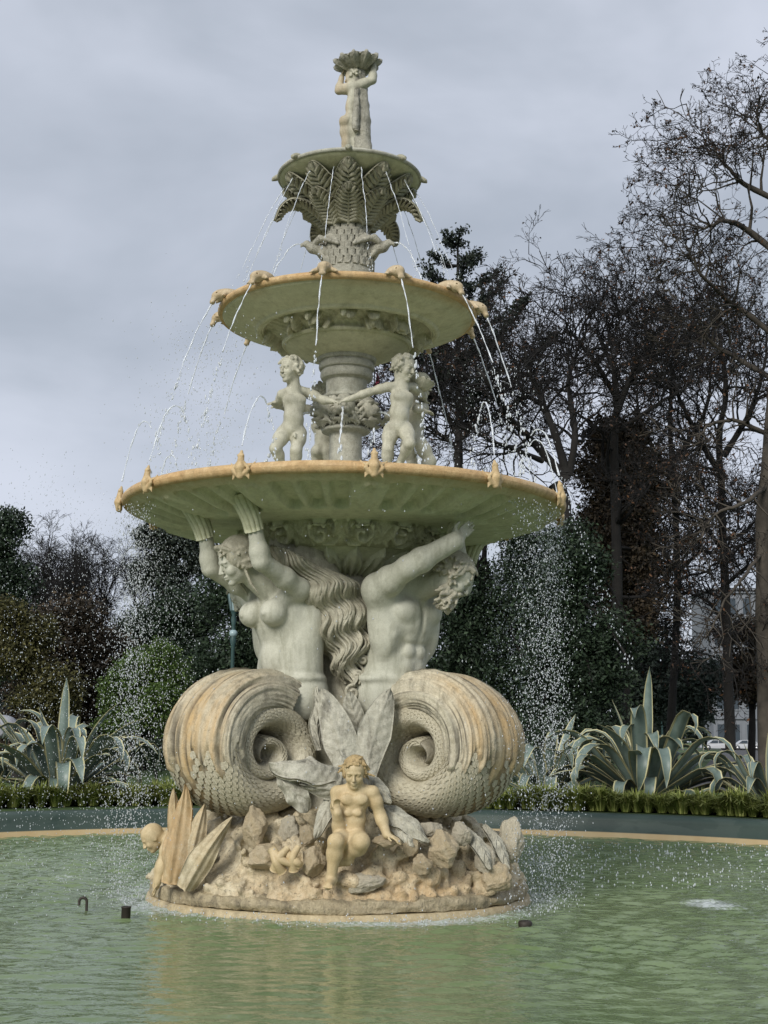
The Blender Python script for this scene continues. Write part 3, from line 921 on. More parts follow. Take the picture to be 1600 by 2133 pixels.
def eagle():
    S = Sculpt((-.14, -.3, -.2), (.36, .3, .22), .009)
    S.cap((.0, 0, -.06), (.17, 0, -.03), .075, .06, k=.04).cap((.17, 0, -.03), (.235, 0, .015), .055, .042, k=.03)
    S.cap((.24, 0, .015), (.29, 0, .0), .03, .02, k=.015).cap((.29, 0, .0), (.305, 0, -.03), .018, .006, k=.01)
    rot = np.array(Matrix.Rotation(R(28), 3, 'Y'))
    for s in (-1, 1):
        S.ell((.255, s * .032, .022), .008, k=.006, cut=True)
        for j in range(6):
            t = j / 5
            a = np.array([.15 - .05 * t, s * (.05 + .01 * j), .01 + .012 * j]); b = np.array([-.06 - .03 * t, s * (.12 + .028 * j), .13 - .035 * j])
            S.cap(a, b, .03, .02, k=.008)
        S.cap((.08, s * .04, -.1), (.03, s * .06, -.16), .025, .02, k=.02)
    for j in range(5):
        S.cap((-.02, (j - 2) * .03, -.1), (-.08, (j - 2) * .045, -.17), .024, .016, k=.008)
    return S.mesh()
V, F = eagle()
me_eg = mesh_data('eagle_spout', V, F); me_eg.materials.append(M['palm'])
for a in (-80, 72, 165, -165):
    link('eagle_spout', me_eg, None, TK, Mloc(0.26, a, 7.64, 1.05))
def fern_leaf(L, W, P, n=10):
    """P: centre line in local (x out, z up); leaflets of their own on a thin blade"""
    mb = MB()
    c = smooth_curve([(p[0], 0, p[1]) for p in P], 40)
    T = np.gradient(c, axis=0); T /= np.linalg.norm(T, axis=1, keepdims=True)
    Bn = np.tile(np.array([0, 1.0, 0]), (40, 1)); Nn = np.cross(Bn, T)            # outward/downward face
    s = np.linspace(0, 1, 40)
    wid = W * np.clip(np.sin(np.pi * np.clip(s * .97 + .03, 0, 1) ** 0.9) ** .5, 0.02, 1) * (1 - .15 * s)
    wid[0] = .03
    sgn = 1
    # blade
    q = np.linspace(-1, 1, 9)
    cup = 0.10 * W
    Vt = c[:, None] + q[None, :, None] * wid[:, None, None] * Bn[:, None] + (-(q[None, :, None] ** 2) * cup) * Nn[:, None]
    Vb = Vt - Nn[:, None] * .022
    f = grid_faces(40, 9)
    nb = 40 * 9
    bd = [i * 9 for i in range(40)] + [39 * 9 + j for j in range(1, 9)] + [i * 9 + 8 for i in range(38, -1, -1)] + [j for j in range(7, 0, -1)]
    sides = np.array([[bd[i], bd[(i + 1) % len(bd)], bd[(i + 1) % len(bd)] + nb, bd[i] + nb] for i in range(len(bd))])
    mb.add(np.concatenate([Vt.reshape(-1, 3), Vb.reshape(-1, 3)]), [f, f[:, ::-1] + nb, sides])
    mb.add(*tube(c + Nn * .008, np.linspace(.022, .008, 40), 6))
    for i in range(n):
        t0 = .06 + .86 * i / n
        for sd_ in (-1, 1):
            t1 = min(t0 + .16, .99)
            k0, k1 = t0 * 39, t1 * 39
            p0 = np.array([np.interp(k0, range(40), c[:, a]) for a in range(3)])
            p1 = np.array([np.interp(k1, range(40), c[:, a]) for a in range(3)])
            w1 = np.interp(k1, range(40), wid) * 1.04
            nn = Nn[int(k0)]
            p1 = p1 + np.array([0, sd_ * w1, 0]) - nn * cup * .9
            mid = (p0 + p1) / 2 + nn * .040
            mb.add(*tube(np.array([p0 + nn * .006, mid, p1 + nn * .012]), [.014, .024 * W / .15, .012], 6))
    return mb.get()
V, F = fern_leaf(.8, .205, [(.24, 7.98), (.36, 8.10), (.55, 8.22), (.70, 8.32), (.83, 8.44)])
me_l1 = mesh_data('fern_leaf', V, F); me_l1.materials.append(M['fern'])
V, F = fern_leaf(.6, .19, [(.24, 7.86), (.32, 7.96), (.43, 8.05), (.55, 8.13), (.66, 8.20)])
me_l2 = mesh_data('fern_leaf', V, F); me_l2.materials.append(M['fern'])
V, F = fern_leaf(.7, .15, [(.3, 8.0), (.5, 8.12), (.68, 8.16), (.81, 8.08), (.88, 7.92)])
me_l3 = mesh_data('drooping_leaf', V, F); me_l3.materials.append(M['fern'])
for k in range(11): link('fern_leaf', me_l1, None, FT, Mloc(0, 0.5 + 360 / 11 * k, 0))
for k in range(9): link('fern_leaf', me_l2, None, FT, Mloc(0, 0.5 + 40 * k, 0))
for a in (-82, 80, -150, 140): link('drooping_leaf', me_l3, None, FT, Mloc(0, a, 0))
V, F = lathe([(0.3, 8.30), (0.5, 8.36), (0.70, 8.42), (0.82, 8.475), (0.855, 8.50), (0.865, 8.53), (0.84, 8.55), (0.6, 8.52), (0.05, 8.5)], 128, 44)
UB = obj('upper_basin', V, F, M['under'], FT)
V, F = lathe(torus_profile(0.855, 8.525, 0.026, 14), 128)
obj('rim', V, F, M['column'], UB)
def spout():
    S = Sculpt((-.12, -.1, -.1), (.14, .1, .1), .009)
    S.ell((-.02, 0, .01), (.09, .06, .045)).ell((.06, 0, -.02), (.05, .045, .035), k=.03).cap((.08, 0, -.03), (.1, 0, -.05), .025, .014, k=.02)
    return S.mesh()
V, F = spout()
me_sp = mesh_data('spout', V, F); me_sp.materials.append(M['fern'])
for k in range(8): link('spout', me_sp, None, UB, Mloc(0.86, 0.5 + 45 * k, 8.54, .8))
# ------------------------------------------------------------------ sculpted figures
def head(S, c, fwd, up, H, hair=None, seed=1, beard=False, k=.02):
    c = np.asarray(c, float); f = unit(fwd); u = np.asarray(up, float); u = unit(u - f * (u @ f)); l = np.cross(u, f)
    rot = np.stack([f, l, u], 1)
    p = lambda a, b, e: c + H * (a * f + b * l + e * u)
    S.ell(p(-.05, 0, .13), H * np.array([.43, .35, .38]), rot, k)
    S.ell(p(.12, 0, -.17), H * np.array([.25, .25, .31]), rot, k + .02)
    S.ell(p(.27, 0, -.40), H * np.array([.10, .12, .09]), rot, k)
    for s in (-1, 1):
        S.ell(p(.24, s * .16, -.12), H * np.array([.12, .12, .13]), rot, k)
        S.ell(p(.39, s * .145, .035), H * np.array([.10, .105, .07]), rot, H * .05, cut=True)
        S.ell(p(.295, s * .145, .03), H * np.array([.075, .075, .06]), rot, H * .02)
        S.cap(p(.37, s * .05, .115), p(.33, s * .23, .10), H * .035, H * .025, H * .05)
        S.ell(p(-.02, s * .35, -.03), H * np.array([.08, .04, .12]), rot, H * .03)
    S.cap(p(.37, 0, .06), p(.46, 0, -.11), H * .038, H * .05, H * .04)
    for s in (-1, 1): S.ell(p(.42, s * .05, -.125), H * .035, rot, H * .02)
    S.ell(p(.375, 0, -.225), H * np.array([.055, .105, .032]), rot, H * .02)
    S.ell(p(.365, 0, -.285), H * np.array([.055, .085, .035]), rot, H * .02)
    S.cap(p(.435, -.09, -.252), p(.435, .09, -.252), H * .012, H * .012, H * .01, cut=True)
    return p, f, l, u

def beard_locks(S, p, f, l, u, H, seed):
    r = np.random.default_rng(seed + 5)
    for i in range(110):
        a = r.uniform(-1.7, 1.7); e = r.uniform(-.62, -.28)
        q = p(.30 * math.cos(a) + .06 + .04 * r.normal(), .27 * math.sin(a), e)
        q2 = q + H * (.10 * r.normal() * l - .13 * u + .05 * r.normal() * f)
        S.cap(q, q2, H * .052, H * .03, H * .008)
    for s in (-1, 1): S.chain([p(.41, s * .03, -.19), p(.36, s * .16, -.24), p(.28, s * .2, -.38)], [H * .035, H * .045, H * .05], H * .015)

def curls(S, p, H, n, seed, size=.075, lo=.0, back=True, k=.012, cover=1.0):
    """locks over the top, sides and back of the skull"""
    r = np.random.default_rng(seed)
    i = 0
    while i < n:
        d = unit(r.normal(size=3))
        if d[2] < -.55 or (d[0] > .35 and d[2] < .52) or (d[0] > .75): continue
        if d[2] < lo and d[0] > .0 and abs(d[1]) < .8: continue
        q = p(-.05 + .43 * d[0], .36 * d[1], .13 + .40 * d[2])
        e = p(-.05 + .43 * d[0] + r.normal() * .07, .36 * d[1] + r.normal() * .09, .13 + .40 * d[2] - .10 + r.normal() * .05)
        S.cap(q, e, H * size, H * size * .6, H * k)
        i += 1

def arm(S, sh, el, wr, r=(.06, .048, .036), k=.03):
    sh, el, wr = map(np.asarray, (sh, el, wr))
    S.cap(sh, el, r[0], r[1], k)
    S.ell(sh * .6 + el * .4, r[0] * 1.08, None, k)
    S.cap(el, wr, r[1] * 1.02, r[2], k)
    S.ell(el * .72 + wr * .28, r[1] * 1.12, None, k)

def hand(S, wr, d, palm_n, size, curl=0.4, k=.006):
    """palm, four unequal bent fingers and a thumb leaving the side of the palm"""
    wr = np.asarray(wr, float); d = unit(d); n = np.asarray(palm_n, float); n = unit(n - d * (n @ d)); s = np.cross(d, n)
    c = wr + d * size * .30
    S.ell(c, size * np.array([.30, .22, .11]), np.stack([d, s, n], 1), size * .12)
    for i, (off, ln) in enumerate(((-.165, .40), (-.055, .47), (.055, .44), (.165, .34))):
        b = c + d * size * .22 + s * size * off
        d1 = unit(d + n * curl * .5); d2 = unit(d + n * curl * 1.6)
        m = b + d1 * size * ln * .5; e = m + d2 * size * ln * .5
        S.chain([b, m, e], [size * .062, size * .056, size * .042], k)
    b = c - d * size * .05 + s * size * -.2
    m = b + unit(d * .6 - s * .8 + n * .3) * size * .22; e = m + unit(d + n * .3 - s * .1) * size * .2
    S.chain([b, m, e], [size * .07, size * .06, size * .045], k)

def leg(S, hip, kn, an, toe, r=(.095, .065, .04), k=.035):
    hip, kn, an, toe = map(lambda v: np.asarray(v, float), (hip, kn, an, toe))
    S.cap(hip, kn, r[0], r[1], k)
    S.ell(hip * .65 + kn * .35, r[0] * 1.02, None, k)
    S.cap(kn, an, r[1] * .98, r[2], k)
    back = unit(np.cross(np.cross(an - kn, toe - an), an - kn) + 1e-9)
    S.ell(kn * .68 + an * .32 - back * r[1] * .25, r[1] * 1.08, None, k)
    d = unit(toe - an)
    S.ell(an - d * r[2] * .5 - np.array([0, 0, r[2] * .4]), r[2] * 1.05, None, k)
    S.cap(an + np.array([0, 0, -.3 * r[2]]), toe, r[2] * .95, r[2] * .8, k)
    s = unit(np.cross(d, [0, 0, 1.0]))
    for j in range(5):
        o = (j - 2) * r[2] * .36
        S.cap(toe + s * o, toe + s * o * 1.15 + d * r[2] * (.9 - .12 * abs(j - 1)), r[2] * .28, r[2] * .22, .006)

# ---- the two colossal figures under the lower basin; local axes: x outwards, y to the figure's left, z up
def mer_torso(male, name):
    S = Sculpt((.2, -.85, 1.95), (2.25, .85, 4.35), .0125)
    if male:
        S.ell((.78, 0, 2.25), (.36, .44, .42), None, .05).ell((.86, 0, 2.62), (.30, .37, .36), None, .1)
        S.ell((.97, 0, 3.08), (.31, .44, .37), None, .08).ell((.92, 0, 3.30), (.26, .46, .20), None, .06)
        for s in (-1, 1):
            S.ell((1.185, s * .17, 3.13), (.115, .19, .145), None, .03)                                   # pectorals
            S.ell((1.0, s * .33, 2.9), (.16, .11, .26), None, .11)
            S.cap((1.0, s * .40, 3.34), (.95, s * .33, 2.85), .15, .10, .1).cap((1.0, s * .25, 3.3), (1.03, s * .43, 3.36), .17, .155, .1)                                        # flanks
            for j, (z, x) in enumerate(((2.86, 1.165), (2.70, 1.15), (2.54, 1.12))):
                S.ell((x - .012, s * .085, z), (.05, .08, .075), None, .035)                                    # abdomen
            for j in range(2): S.ell((1.06, s * (.285 + .03 * j), 2.97 - .10 * j), (.10, .05, .045), np.array(Matrix.Rotation(s * .5, 3, 'X')), .045)
        S.cap((1.262, 0, 3.18), (1.215, 0, 2.45), .02, .02, .05, cut=True)
        sh, rr = .45, (.155, .125, .10)
        S.cap((1.0, -.2, 3.4), (1.25, .02, 3.5), .16, .135, .06)
        hc, hf, hu, H = (1.62, .11, 3.50), (.54, .52, -.65), (.46, .46, .75), .48
        arms = [((1.02, -.45, 3.36), (1.48, -.46, 3.56), (1.88, -.16, 3.84), (1.90, -.04, 3.95)), ((1.02, .43, 3.36), (1.38, .44, 3.60), (1.50, .26, 3.94), (1.55, .22, 4.06))]
    else:
        S.ell((.76, 0, 2.22), (.35, .47, .40), None, .05).ell((.80, 0, 2.50), (.29, .44, .28), None, .06)
        S.ell((.85, .02, 2.78), (.26, .37, .32), None, .14).ell((.80, .22, 2.95), (.2, .26, .5), None, .14).ell((.97, 0, 3.08), (.25, .35, .32), None, .09)
        S.ell((.93, 0, 3.28), (.22, .36, .16), None, .06)
        for s in (-1, 1):
            S.ell((1.20, s * .175, 3.10), (.155, .15, .145), np.array(Matrix.Rotation(R(12), 3, 'Y')), .03)
            S.ell((1.345, s * .185, 3.085), .028, None, .03)
            S.cap((1.06, s * .25, 3.3), (1.2, s * .18, 3.14), .09, .08, .06)
            S.ell((1.02, s * .10, 2.62), (.07, .09, .14), None, .05)
        S.ell((1.06, 0, 2.62), (.09, .14, .16), None, .06)
        S.ell((1.16, 0, 2.585), .018, None, .02, cut=True)
        sh, rr = .38, (.115, .098, .078)
        S.cap((.98, 0, 3.32), (1.30, -.03, 3.48), .125, .105, .06)
        hc, hf, hu, H = (1.53, -.07, 3.64), (.86, -.36, -.42), (.42, -.1, .88), .47
        arms = [((1.02, s * .385, 3.36), (1.60, s * .43, 3.60), (1.70, s * .42, 3.96), (1.72, s * .41, 4.1)) for s in (-1, 1)]
    for (a, b, c, d) in arms:
        S.ell(a, rr[0] * 1.05, None, .11)
        arm(S, a, b, c, rr, .04)
        a, c, d = map(np.asarray, (a, c, d))
        hand(S, c, d - c, (1.0, 0, .4), .30 if male else .26, .5)
    S.ell((.79, 0, 2.40), (.345, .462, .12), None, .03)                 # fold of flesh over the scaly hips
    p, f, l, u = head(S, hc, hf, hu, H, seed=2, beard=male)
    S.cap(p(-.12, 0, -.22), (1.12, 0, 3.36), H * .24, H * .30, .05)
    V, Q = S.mesh()
    S2 = Sculpt((.85, -.50, 3.05), (2.1, .6, 4.1), .009)
    p2 = lambda a, b, e: np.asarray(hc, float) + H * (a * f + b * l + e * u)
    rg = np.random.default_rng(4)
    S2.ell(p2(-.12, 0, .17), H * (np.array([.42, .395, .40]) if male else np.array([.46, .44, .45])), np.stack([f, l, u], 1), .02)
    if male:
        beard_locks(S2, p2, f, l, u, H, 2)
        curls(S2, p2, H, 240, 8, .055, k=.006)
    else:
        # centre parted waves drawn back over the ears
        for s in (-1, 1):
            for i in range(12):
                e0 = .50 - .03 * i
                st = p2(.34 - .02 * i, s * (.02 + .012 * i), e0 - .015 * i)
                pts, rad = [], []
                for j in range(9):
                    t = j / 8
                    ang = t * (1.9)
                    q = p2(.36 * math.cos(ang) - .06 - .028 * i * (1 - t), s * (.40 * math.sin(ang * .8 + .15) + .012 * math.sin(9 * t + i)), .48 - .042 * i - .24 * t + .035 * math.sin(8 * t + i * 1.7))
                    pts.append(q); rad.append(H * (.055 + .012 * math.sin(7 * t + i)) * (1 - .3 * t))
                S2.chain(pts, rad, H * .01)
        curls(S2, p2, H, 200, 9, .05, k=.006)
        for s in (-1, 1):
            S2.chain([p2(-.02, s * .34, -.2), p2(-.02, s * .38, -.55), p2(-.1, s * .40, -.85)], [.018, .015, .008], .008)
    hv, hq = S2.mesh()
    return (V, Q), (hv, hq)

def bracket(a, b, r, name, parent):
    """fluted scroll bracket the hand steadies, from wrist to basin"""
    a, b = np.asarray(a, float), np.asarray(b, float)
    mb = MB()
    for i in range(11):
        t = 2 * np.pi * i / 11
        d = unit(b - a); n = unit(np.cross(d, [0, 1.0, 0.0])); m = np.cross(d, n)
        o = (math.cos(t) * n + math.sin(t) * m)
        P = np.array([a + o * r * .84, a * .6 + b * .4 + o * r * .86, b + o * r * 1.0 + np.array([.06, 0, .0])])
        mb.add(*tube(smooth_curve(P, 8), np.linspace(r * .25, r * .34, 8), 7))
    mb.add(*tube(np.array([a, b]), [r * .78, r * 1.05], 14))
    return mb.build(name, M['green'], parent)

def spiral(phi):
    """coil centre line radius, half thickness (radial), half width (tangential)"""
    t = np.clip((115 - phi) / 930.0, 0, 1)
    T_ = [0, .13, .25, .387, .5, .65, .774, .9, 1.0]
    rho = np.interp(t, T_, [.60, .565, .525, .41, .31, .215, .15, .085, .045])
    a = np.interp(t, T_, [.27, .235, .22, .19, .15, .11, .085, .06, .04])
    b = np.interp(t, [0, .11, .2, .3, .387, .5, .65, .8, .9, 1.0], [.40, .49, .50, .47, .46, .45, .43, .40, .36, .30])
    return rho, a, b
TC = np.array([1.37, 0.0, 1.66])
def tail_surface(phi, psi, side, plates=True):
    rho, a, b = spiral(phi)
    cp, sp = np.cos(psi), np.sin(psi)
    e = np.clip(.80 + (-phi - 120) / 400 , .80, 1.0)
    cx = np.sign(cp) * np.abs(cp) ** e; sx = np.sign(sp) * np.abs(sp) ** e
    ph = np.radians(phi)
    er = np.stack([1.05 * np.cos(ph), 0 * ph, .94 * np.sin(ph)], -1)
    ew = np.array([0, 1.0, 0])
    nr = cx / a; nw = sx / b
    nl = np.sqrt(nr ** 2 + nw ** 2)
    d = 0.0
    if plates:
        # long plumes over the top, ending in jagged tips; grooves run along the coil
        saw = np.abs(((psi / (2 * np.pi) * 13 + .3 * side) % 1) - .5) * 2
        saw2 = np.abs(((psi / (2 * np.pi) * 5 + .1) % 1) - .5) * 2
        end = -2 - 24 * saw - 16 * saw2 + 8
        m = np.clip((phi - end) / 4.0, 0, 1)
        st = (psi / (2 * np.pi) * 13) % 1
        stp = (psi / (2 * np.pi) * 5 + .2) % 1
        fine = .008 * np.cos(psi * 60 + 2.5 * np.sin(phi * .05 + psi * 3)) + .006 * np.cos(psi * 97 + phi * .03)
        d = m * (.024 + .022 * (st - .5) + .050 * (stp - .5) + fine)
        scallop = .004 * np.cos(np.radians(phi) * 34) * (np.abs(((psi / (2 * np.pi) * 5 + .2) % 1) - .96) < .05)
        d = d + m * scallop
    rr = rho + a * cx + d * nr / nl
    ww = b * sx + d * nw / nl
    sag = np.clip((115 - phi) / 930.0 - .15, 0, 1)
    P = TC + sag[..., None] * np.array([.05, 0, -.115]) + rr[..., None] * er + ww[..., None] * ew
    Nn = (nr / nl)[..., None] * er + (nw / nl)[..., None] * ew
    return P, Nn

def tail(parent, side, az, scales=True):
    nphi, npsi = 470, 150
    phi = np.linspace(120, -815, nphi); psi = np.linspace(0, 2 * np.pi, npsi, endpoint=False)
    PH, PS = np.meshgrid(phi, psi, indexing='ij')
    P, Nn = tail_surface(PH, PS, side)
    V = P.reshape(-1, 3)
    tread = np.clip(np.cos(PS) * 1.4 - .1, 0, 1) * np.interp(PH, [-230, -110, -40, 30, 75, 100], [0, .45, 1, 1, .35, 0])
    tread = tread * np.clip(.8 + .2 * np.sin(PS * 7 + 1) + .15 * np.sin(PS * 23) + .3 * wob(PS * 3, PH * .03, PS, 1.0, 3), .25, 1)
    rgs = np.random.default_rng(side + 30)
    stk = 1.25 * np.clip(np.sin(PS * 41 + 2 * np.sin(PH * .03)) * .5 + np.sin(PS * 67 + PH * .02) * .5 + .8 * wob(PS * 8, PH * .05, PS, 1.0, 5 + side) - .55, 0, .75)
    plume = PH > 6 - 24 * np.abs(((PS / (2 * np.pi) * 13 + .3 * side) % 1) - .5) * 2 - 16 * np.abs(((PS / (2 * np.pi) * 5 + .1) % 1) - .5) * 2
    grime = np.where(plume, stk, .5)
    o = obj('fish_tail', V, grid_faces(nphi, npsi, wrap_v=True)[:, ::-1], M['tail'], parent, True, {'stain': np.clip(tread.ravel() * 1.15, 0, 1), 'grime': grime.ravel()})
    # scales: rows along the coil, staggered
    S_ = []
    ph = 4.0; row = 0
    while ph > -640:
        rho, a, b = spiral(np.array(ph))
        step = .066 if ph > -215 else (.052 if ph > -430 else .040)
        sc = step / .064 * .98
        per = 2 * np.pi * math.sqrt((a * a + b * b) / 2)
        n = max(6, int(per / (.088 * sc)))
        for i in range(n):
            ps = 2 * np.pi * (i + .5 * (row % 2)) / n
            saw = abs(((ps / (2 * np.pi) * 13 + .3 * side) % 1) - .5) * 2; saw2 = abs(((ps / (2 * np.pi) * 5 + .1) % 1) - .5) * 2
            if ph > 6 - 24 * saw - 16 * saw2 - 1: continue
            S_.append((ph, ps, sc))
        ph -= math.degrees(step / (rho + .6 * a)); row += 1
    A = np.array(S_)
    P, Nn = tail_surface(A[:, 0], A[:, 1], side, False)
    P2, _ = tail_surface(A[:, 0] - .5, A[:, 1], side, False)
    T = P2 - P; T /= np.linalg.norm(T, axis=1, keepdims=True)
    B = np.cross(Nn, T)
    rz = rotz_for(az); c_, s_ = math.cos(rz), math.sin(rz)
    Rz = np.array([[c_, -s_, 0], [s_, c_, 0], [0, 0, 1]])
    Pw, Nw = P @ Rz.T, Nn @ Rz.T
    view = CAM_POS - Pw; dist = np.linalg.norm(view, axis=1); view /= dist[:, None]
    fac = (view * Nw).sum(1)
    rho_i = np.hypot(P[:, 0] - TC[0], P[:, 2] - TC[2])
    hidden = ((np.cos(A[:, 1]) < -.2) | ((np.cos(A[:, 1]) > .75) & (A[:, 0] < -240)))
    score = np.where(hidden, -1, fac * A[:, 2])
    order = np.argsort(-score)
    big = set(order[:270].tolist()) if scales else set()
    rest = MB()
    for i in range(len(A)):
        if fac[i] < -.45 and i not in big and scales: pass
        Mx = np.eye(4); s = A[i, 2]
        Mx[:3, 0] = T[i] * s; Mx[:3, 1] = B[i] * s; Mx[:3, 2] = Nn[i] * s; Mx[:3, 3] = P[i] + Nn[i] * .002
        if i in big:
            link('scale', SCALE_ME[i % 3], None, o, Matrix(Mx.tolist()))
        else:
            rest.add(SCALE_V[i % 3] @ Mx[:3, :3].T + Mx[:3, 3], SCALE_F)
    r = rest.build('scales', M['scale'], o)
    r['kind'] = 'stuff'
    return o
def scale_shape(seed):
    """shield shaped scale: flat root at -x, rounded raised lip at +x"""
    r = np.random.default_rng(seed)
    xs = [(-.040, .030), (-.012, .043), (.016, .041), (.036, .026), (.045, .006)]
    V, rows = [], []
    for j, (x, w) in enumerate(xs):
        for q in (-1, -.5, 0, .5, 1):
            lift = .005 + .008 * j / 4 - .007 * q * q
            V.append((x - .004 * abs(q), q * w, lift + r.normal(0, .0008)))
    V = np.array(V)
    Vb = V.copy(); Vb[:, 2] -= .016; Vb[:, :2] *= .98
    f = grid_faces(5, 5)
    bd = [0, 5, 10, 15, 20, 21, 22, 23, 24, 19, 14, 9, 4]
    side = np.array([[bd[i], bd[i + 1], bd[i + 1] + 25, bd[i] + 25] for i in range(len(bd) - 1)])
    return np.concatenate([V, Vb]), [f, side]
SCALE_V, SCALE_ME = [], []
for k in range(3):
    V, SCALE_F = scale_shape(k)
    SCALE_V.append(V)
    me = mesh_data('scale', V, SCALE_F, True); me.materials.append(M['scale']); SCALE_ME.append(me)

TORSO = {}
for male in (0, 1):
    (V, Q), (hv, hq) = mer_torso(bool(male), '')
    me = mesh_data('body', V, Q, True, {'stain': np.zeros(len(V))}); me.materials.append(M['skin'])
    mh = mesh_data('head_hair', hv, hq); mh.materials.append(M['hair'])
    TORSO[male] = (me, mh)
FIG = {}
TAILS = {}
for az, male in ((-45, 0), (45, 1), (135, 0), (-135, 1)):
    nm = 'merman' if male else 'mermaid'
    body = link(nm, TORSO[male][0], None, FT, Matrix.Rotation(rotz_for(az), 4, 'Z'))
    FIG[az] = body
    body['label'] = ('bearded merman with muscular chest bracing the basin' if male else 'bare breasted mermaid with raised arms under the basin')
    link('head_hair', TORSO[male][1], None, body)
    if male:
        bracket((1.50, .25, 3.98), (1.64, .22, 4.22), .09, 'bracket', body)
    else:
        for s in (-1, 1): bracket((1.70, s * .42, 3.92), (1.86, s * .43, 4.30), .098, 'bracket', body)
    if abs(az) < 90:
        taz = 51 if az > 0 else az
        tl = tail(FT, male, taz)
        TAILS[male] = tl
    else:
        tl = link('fish_tail', TAILS[male].data, None, FT)
        sc_ = link('scales', [c for c in TAILS[male].children if c.name.startswith('scales')][0].data, None, tl); sc_['kind'] = 'stuff'
    tl.matrix_local = Matrix.Rotation(rotz_for(taz if abs(az) < 90 else az), 4, 'Z')

# ---- the mermaid's long hair between the two figures
back = Sculpt((-.9, -1.15, 2.2), (.45, -.1, 4.0), .02)
back.chain([at(640, 1150, -.62), at(690, 1260, -.60), at(720, 1360, -.50), at(735, 1440, -.45)], [.26, .24, .16, .10], .1)
back.chain([at(590, 1130, -.75), at(640, 1180, -.65)], [.16, .2], .1)
hb = back.build('hair', M['hair'], FT)
hb['label'] = 'long wavy hair hanging between the mermaid and the merman'
rg = np.random.default_rng(17)
HS = [0, .15, .25, .5, .75, 1.0]
for lay in range(2):
    nst = 15 - 2 * lay
    for i in range(nst):
        q = -1 + 2 * i / (nst - 1)
        n = 26
        s_ = np.linspace(-.04 + .19 * (q + 1) / 2, 1.02 - .10 * abs(q) - .1 * rg.random(), n)
        cx = np.interp(s_, HS, [600, 640, 678, 705, 727, 738]); hw = np.interp(s_, HS, [30, 46, 64, 58, 40, 20])
        yy = 1142 + 292 * s_ - 8 * (1 - q * q) * (1 - s_)
        ph0 = q * 1.5 + lay * 1.3 + rg.uniform(-.45, .45)
        amp = rg.uniform(6.5, 11) * np.clip(.5 + s_, 0, 1.2); frq = rg.uniform(26.5, 28.5)
        xx = cx + q * hw + amp * np.sin(s_ * frq + ph0)
        Yd = -1.0 + .30 * s_ + .20 * q * q - .10 * lay + .06 * np.sin(s_ * frq + ph0 + 1.6)
        c = smooth_curve([at(*v) for v in zip(xx, yy, Yd)], 70)
        u_ = np.linspace(0, 1, 70)
        rad = np.interp(u_, [0, .08, .75, 1], [.02, .046, .042, .012]) * (1 + .22 * np.sin(u_ * 21 + ph0))
        obj('lock', *tube(c, rad, 8, flat=.8), M['hair'], hb)
        for k in (-1, 1):                               # fine ridges riding on each lock
            T_, N_, B_ = frames(c)
            obj('lock', *tube(c + N_ * rad[:, None] * .6 * k + np.array([0, -1, 0]) * rad[:, None] * .55, rad * .36, 5), M['hair'], hb)
# scrolling locks near the bottom
for x, y, r_ in ((745, 1405, .06), (722, 1385, .05), (757, 1372, .05), (735, 1440, .10)):
    c0 = at(x, y, -.78)
    q = np.linspace(0, 9, 40)
    c = np.stack([c0[0] + r_ * (1 - q / 11) * np.cos(q), np.full(40, c0[1]) - .01 * q * .6, c0[2] + r_ * (1 - q / 11) * np.sin(q)], 1)
    obj('lock', *tube(c, .02, 7), M['hair'], hb)

# ---- dancing boys on the lower basin
def boy(pts, name, seed):
    J = {k: np.asarray(v, float) for k, v in pts.items()}
    allp = np.array(list(J.values())[:-2])
    S = Sculpt(allp.min(0) - .26, allp.max(0) + .26, .0085)
    fw = unit(J['face']); side = unit(J['shL'] - J['shR'])
    front = unit(np.cross(side, [0, 0, 1.0])) * 1.0
    if front @ J['front'] < 0: front = -front
    rot = np.stack([front, side, [0, 0, 1.0]], 1)
    S.ell(J['chest'], (.10, .135, .14), rot, .04).ell(J['belly'], (.108, .115, .13), rot, .06).ell(J['pelvis'], (.108, .127, .105), rot, .05)
    for s in (-1, 1):
        S.ell(J['chest'] + front * .07 + side * s * .06 + np.array([0, 0, .03]), (.03, .06, .045), rot, .04)
        S.ell(J['pelvis'] - front * .07 + side * s * .06 - np.array([0, 0, .03]), .075, None, .03)
        S.cap(J['neck'], J['shL' if s > 0 else 'shR'], .05, .055, .04)
    S.ell(J['belly'] + front * .122, .012, None, .015, cut=True)
    g = J['pelvis'] + front * .11 - np.array([0, 0, .09])
    S.ell(g, .022, None, .012).cap(g + front * .012 + [0, 0, .012], g + front * .02 - [0, 0, .03], .013, .01, .008)
    for a in ('L', 'R'):
        arm(S, J['sh' + a], J['el' + a], J['ha' + a], (.052, .043, .031), .03)
        hand(S, J['ha' + a], J['ha' + a] - J['el' + a], (0, .3, -1), .13, .6)
        leg(S, J['hip' + a], J['kn' + a], J['an' + a], J['toe' + a], (.086, .063, .041))
    p, f, l, u = head(S, J['head'], fw, J['up'], .31, seed=seed)
    S.cap(p(-.1, 0, -.25), J['neck'] - np.array([0, 0, .04]), .07, .075, .03)
    curls(S, p, .31, 70, seed, .085, k=.02)
    V, Q = S.mesh()
    return V, Q
A_ = at
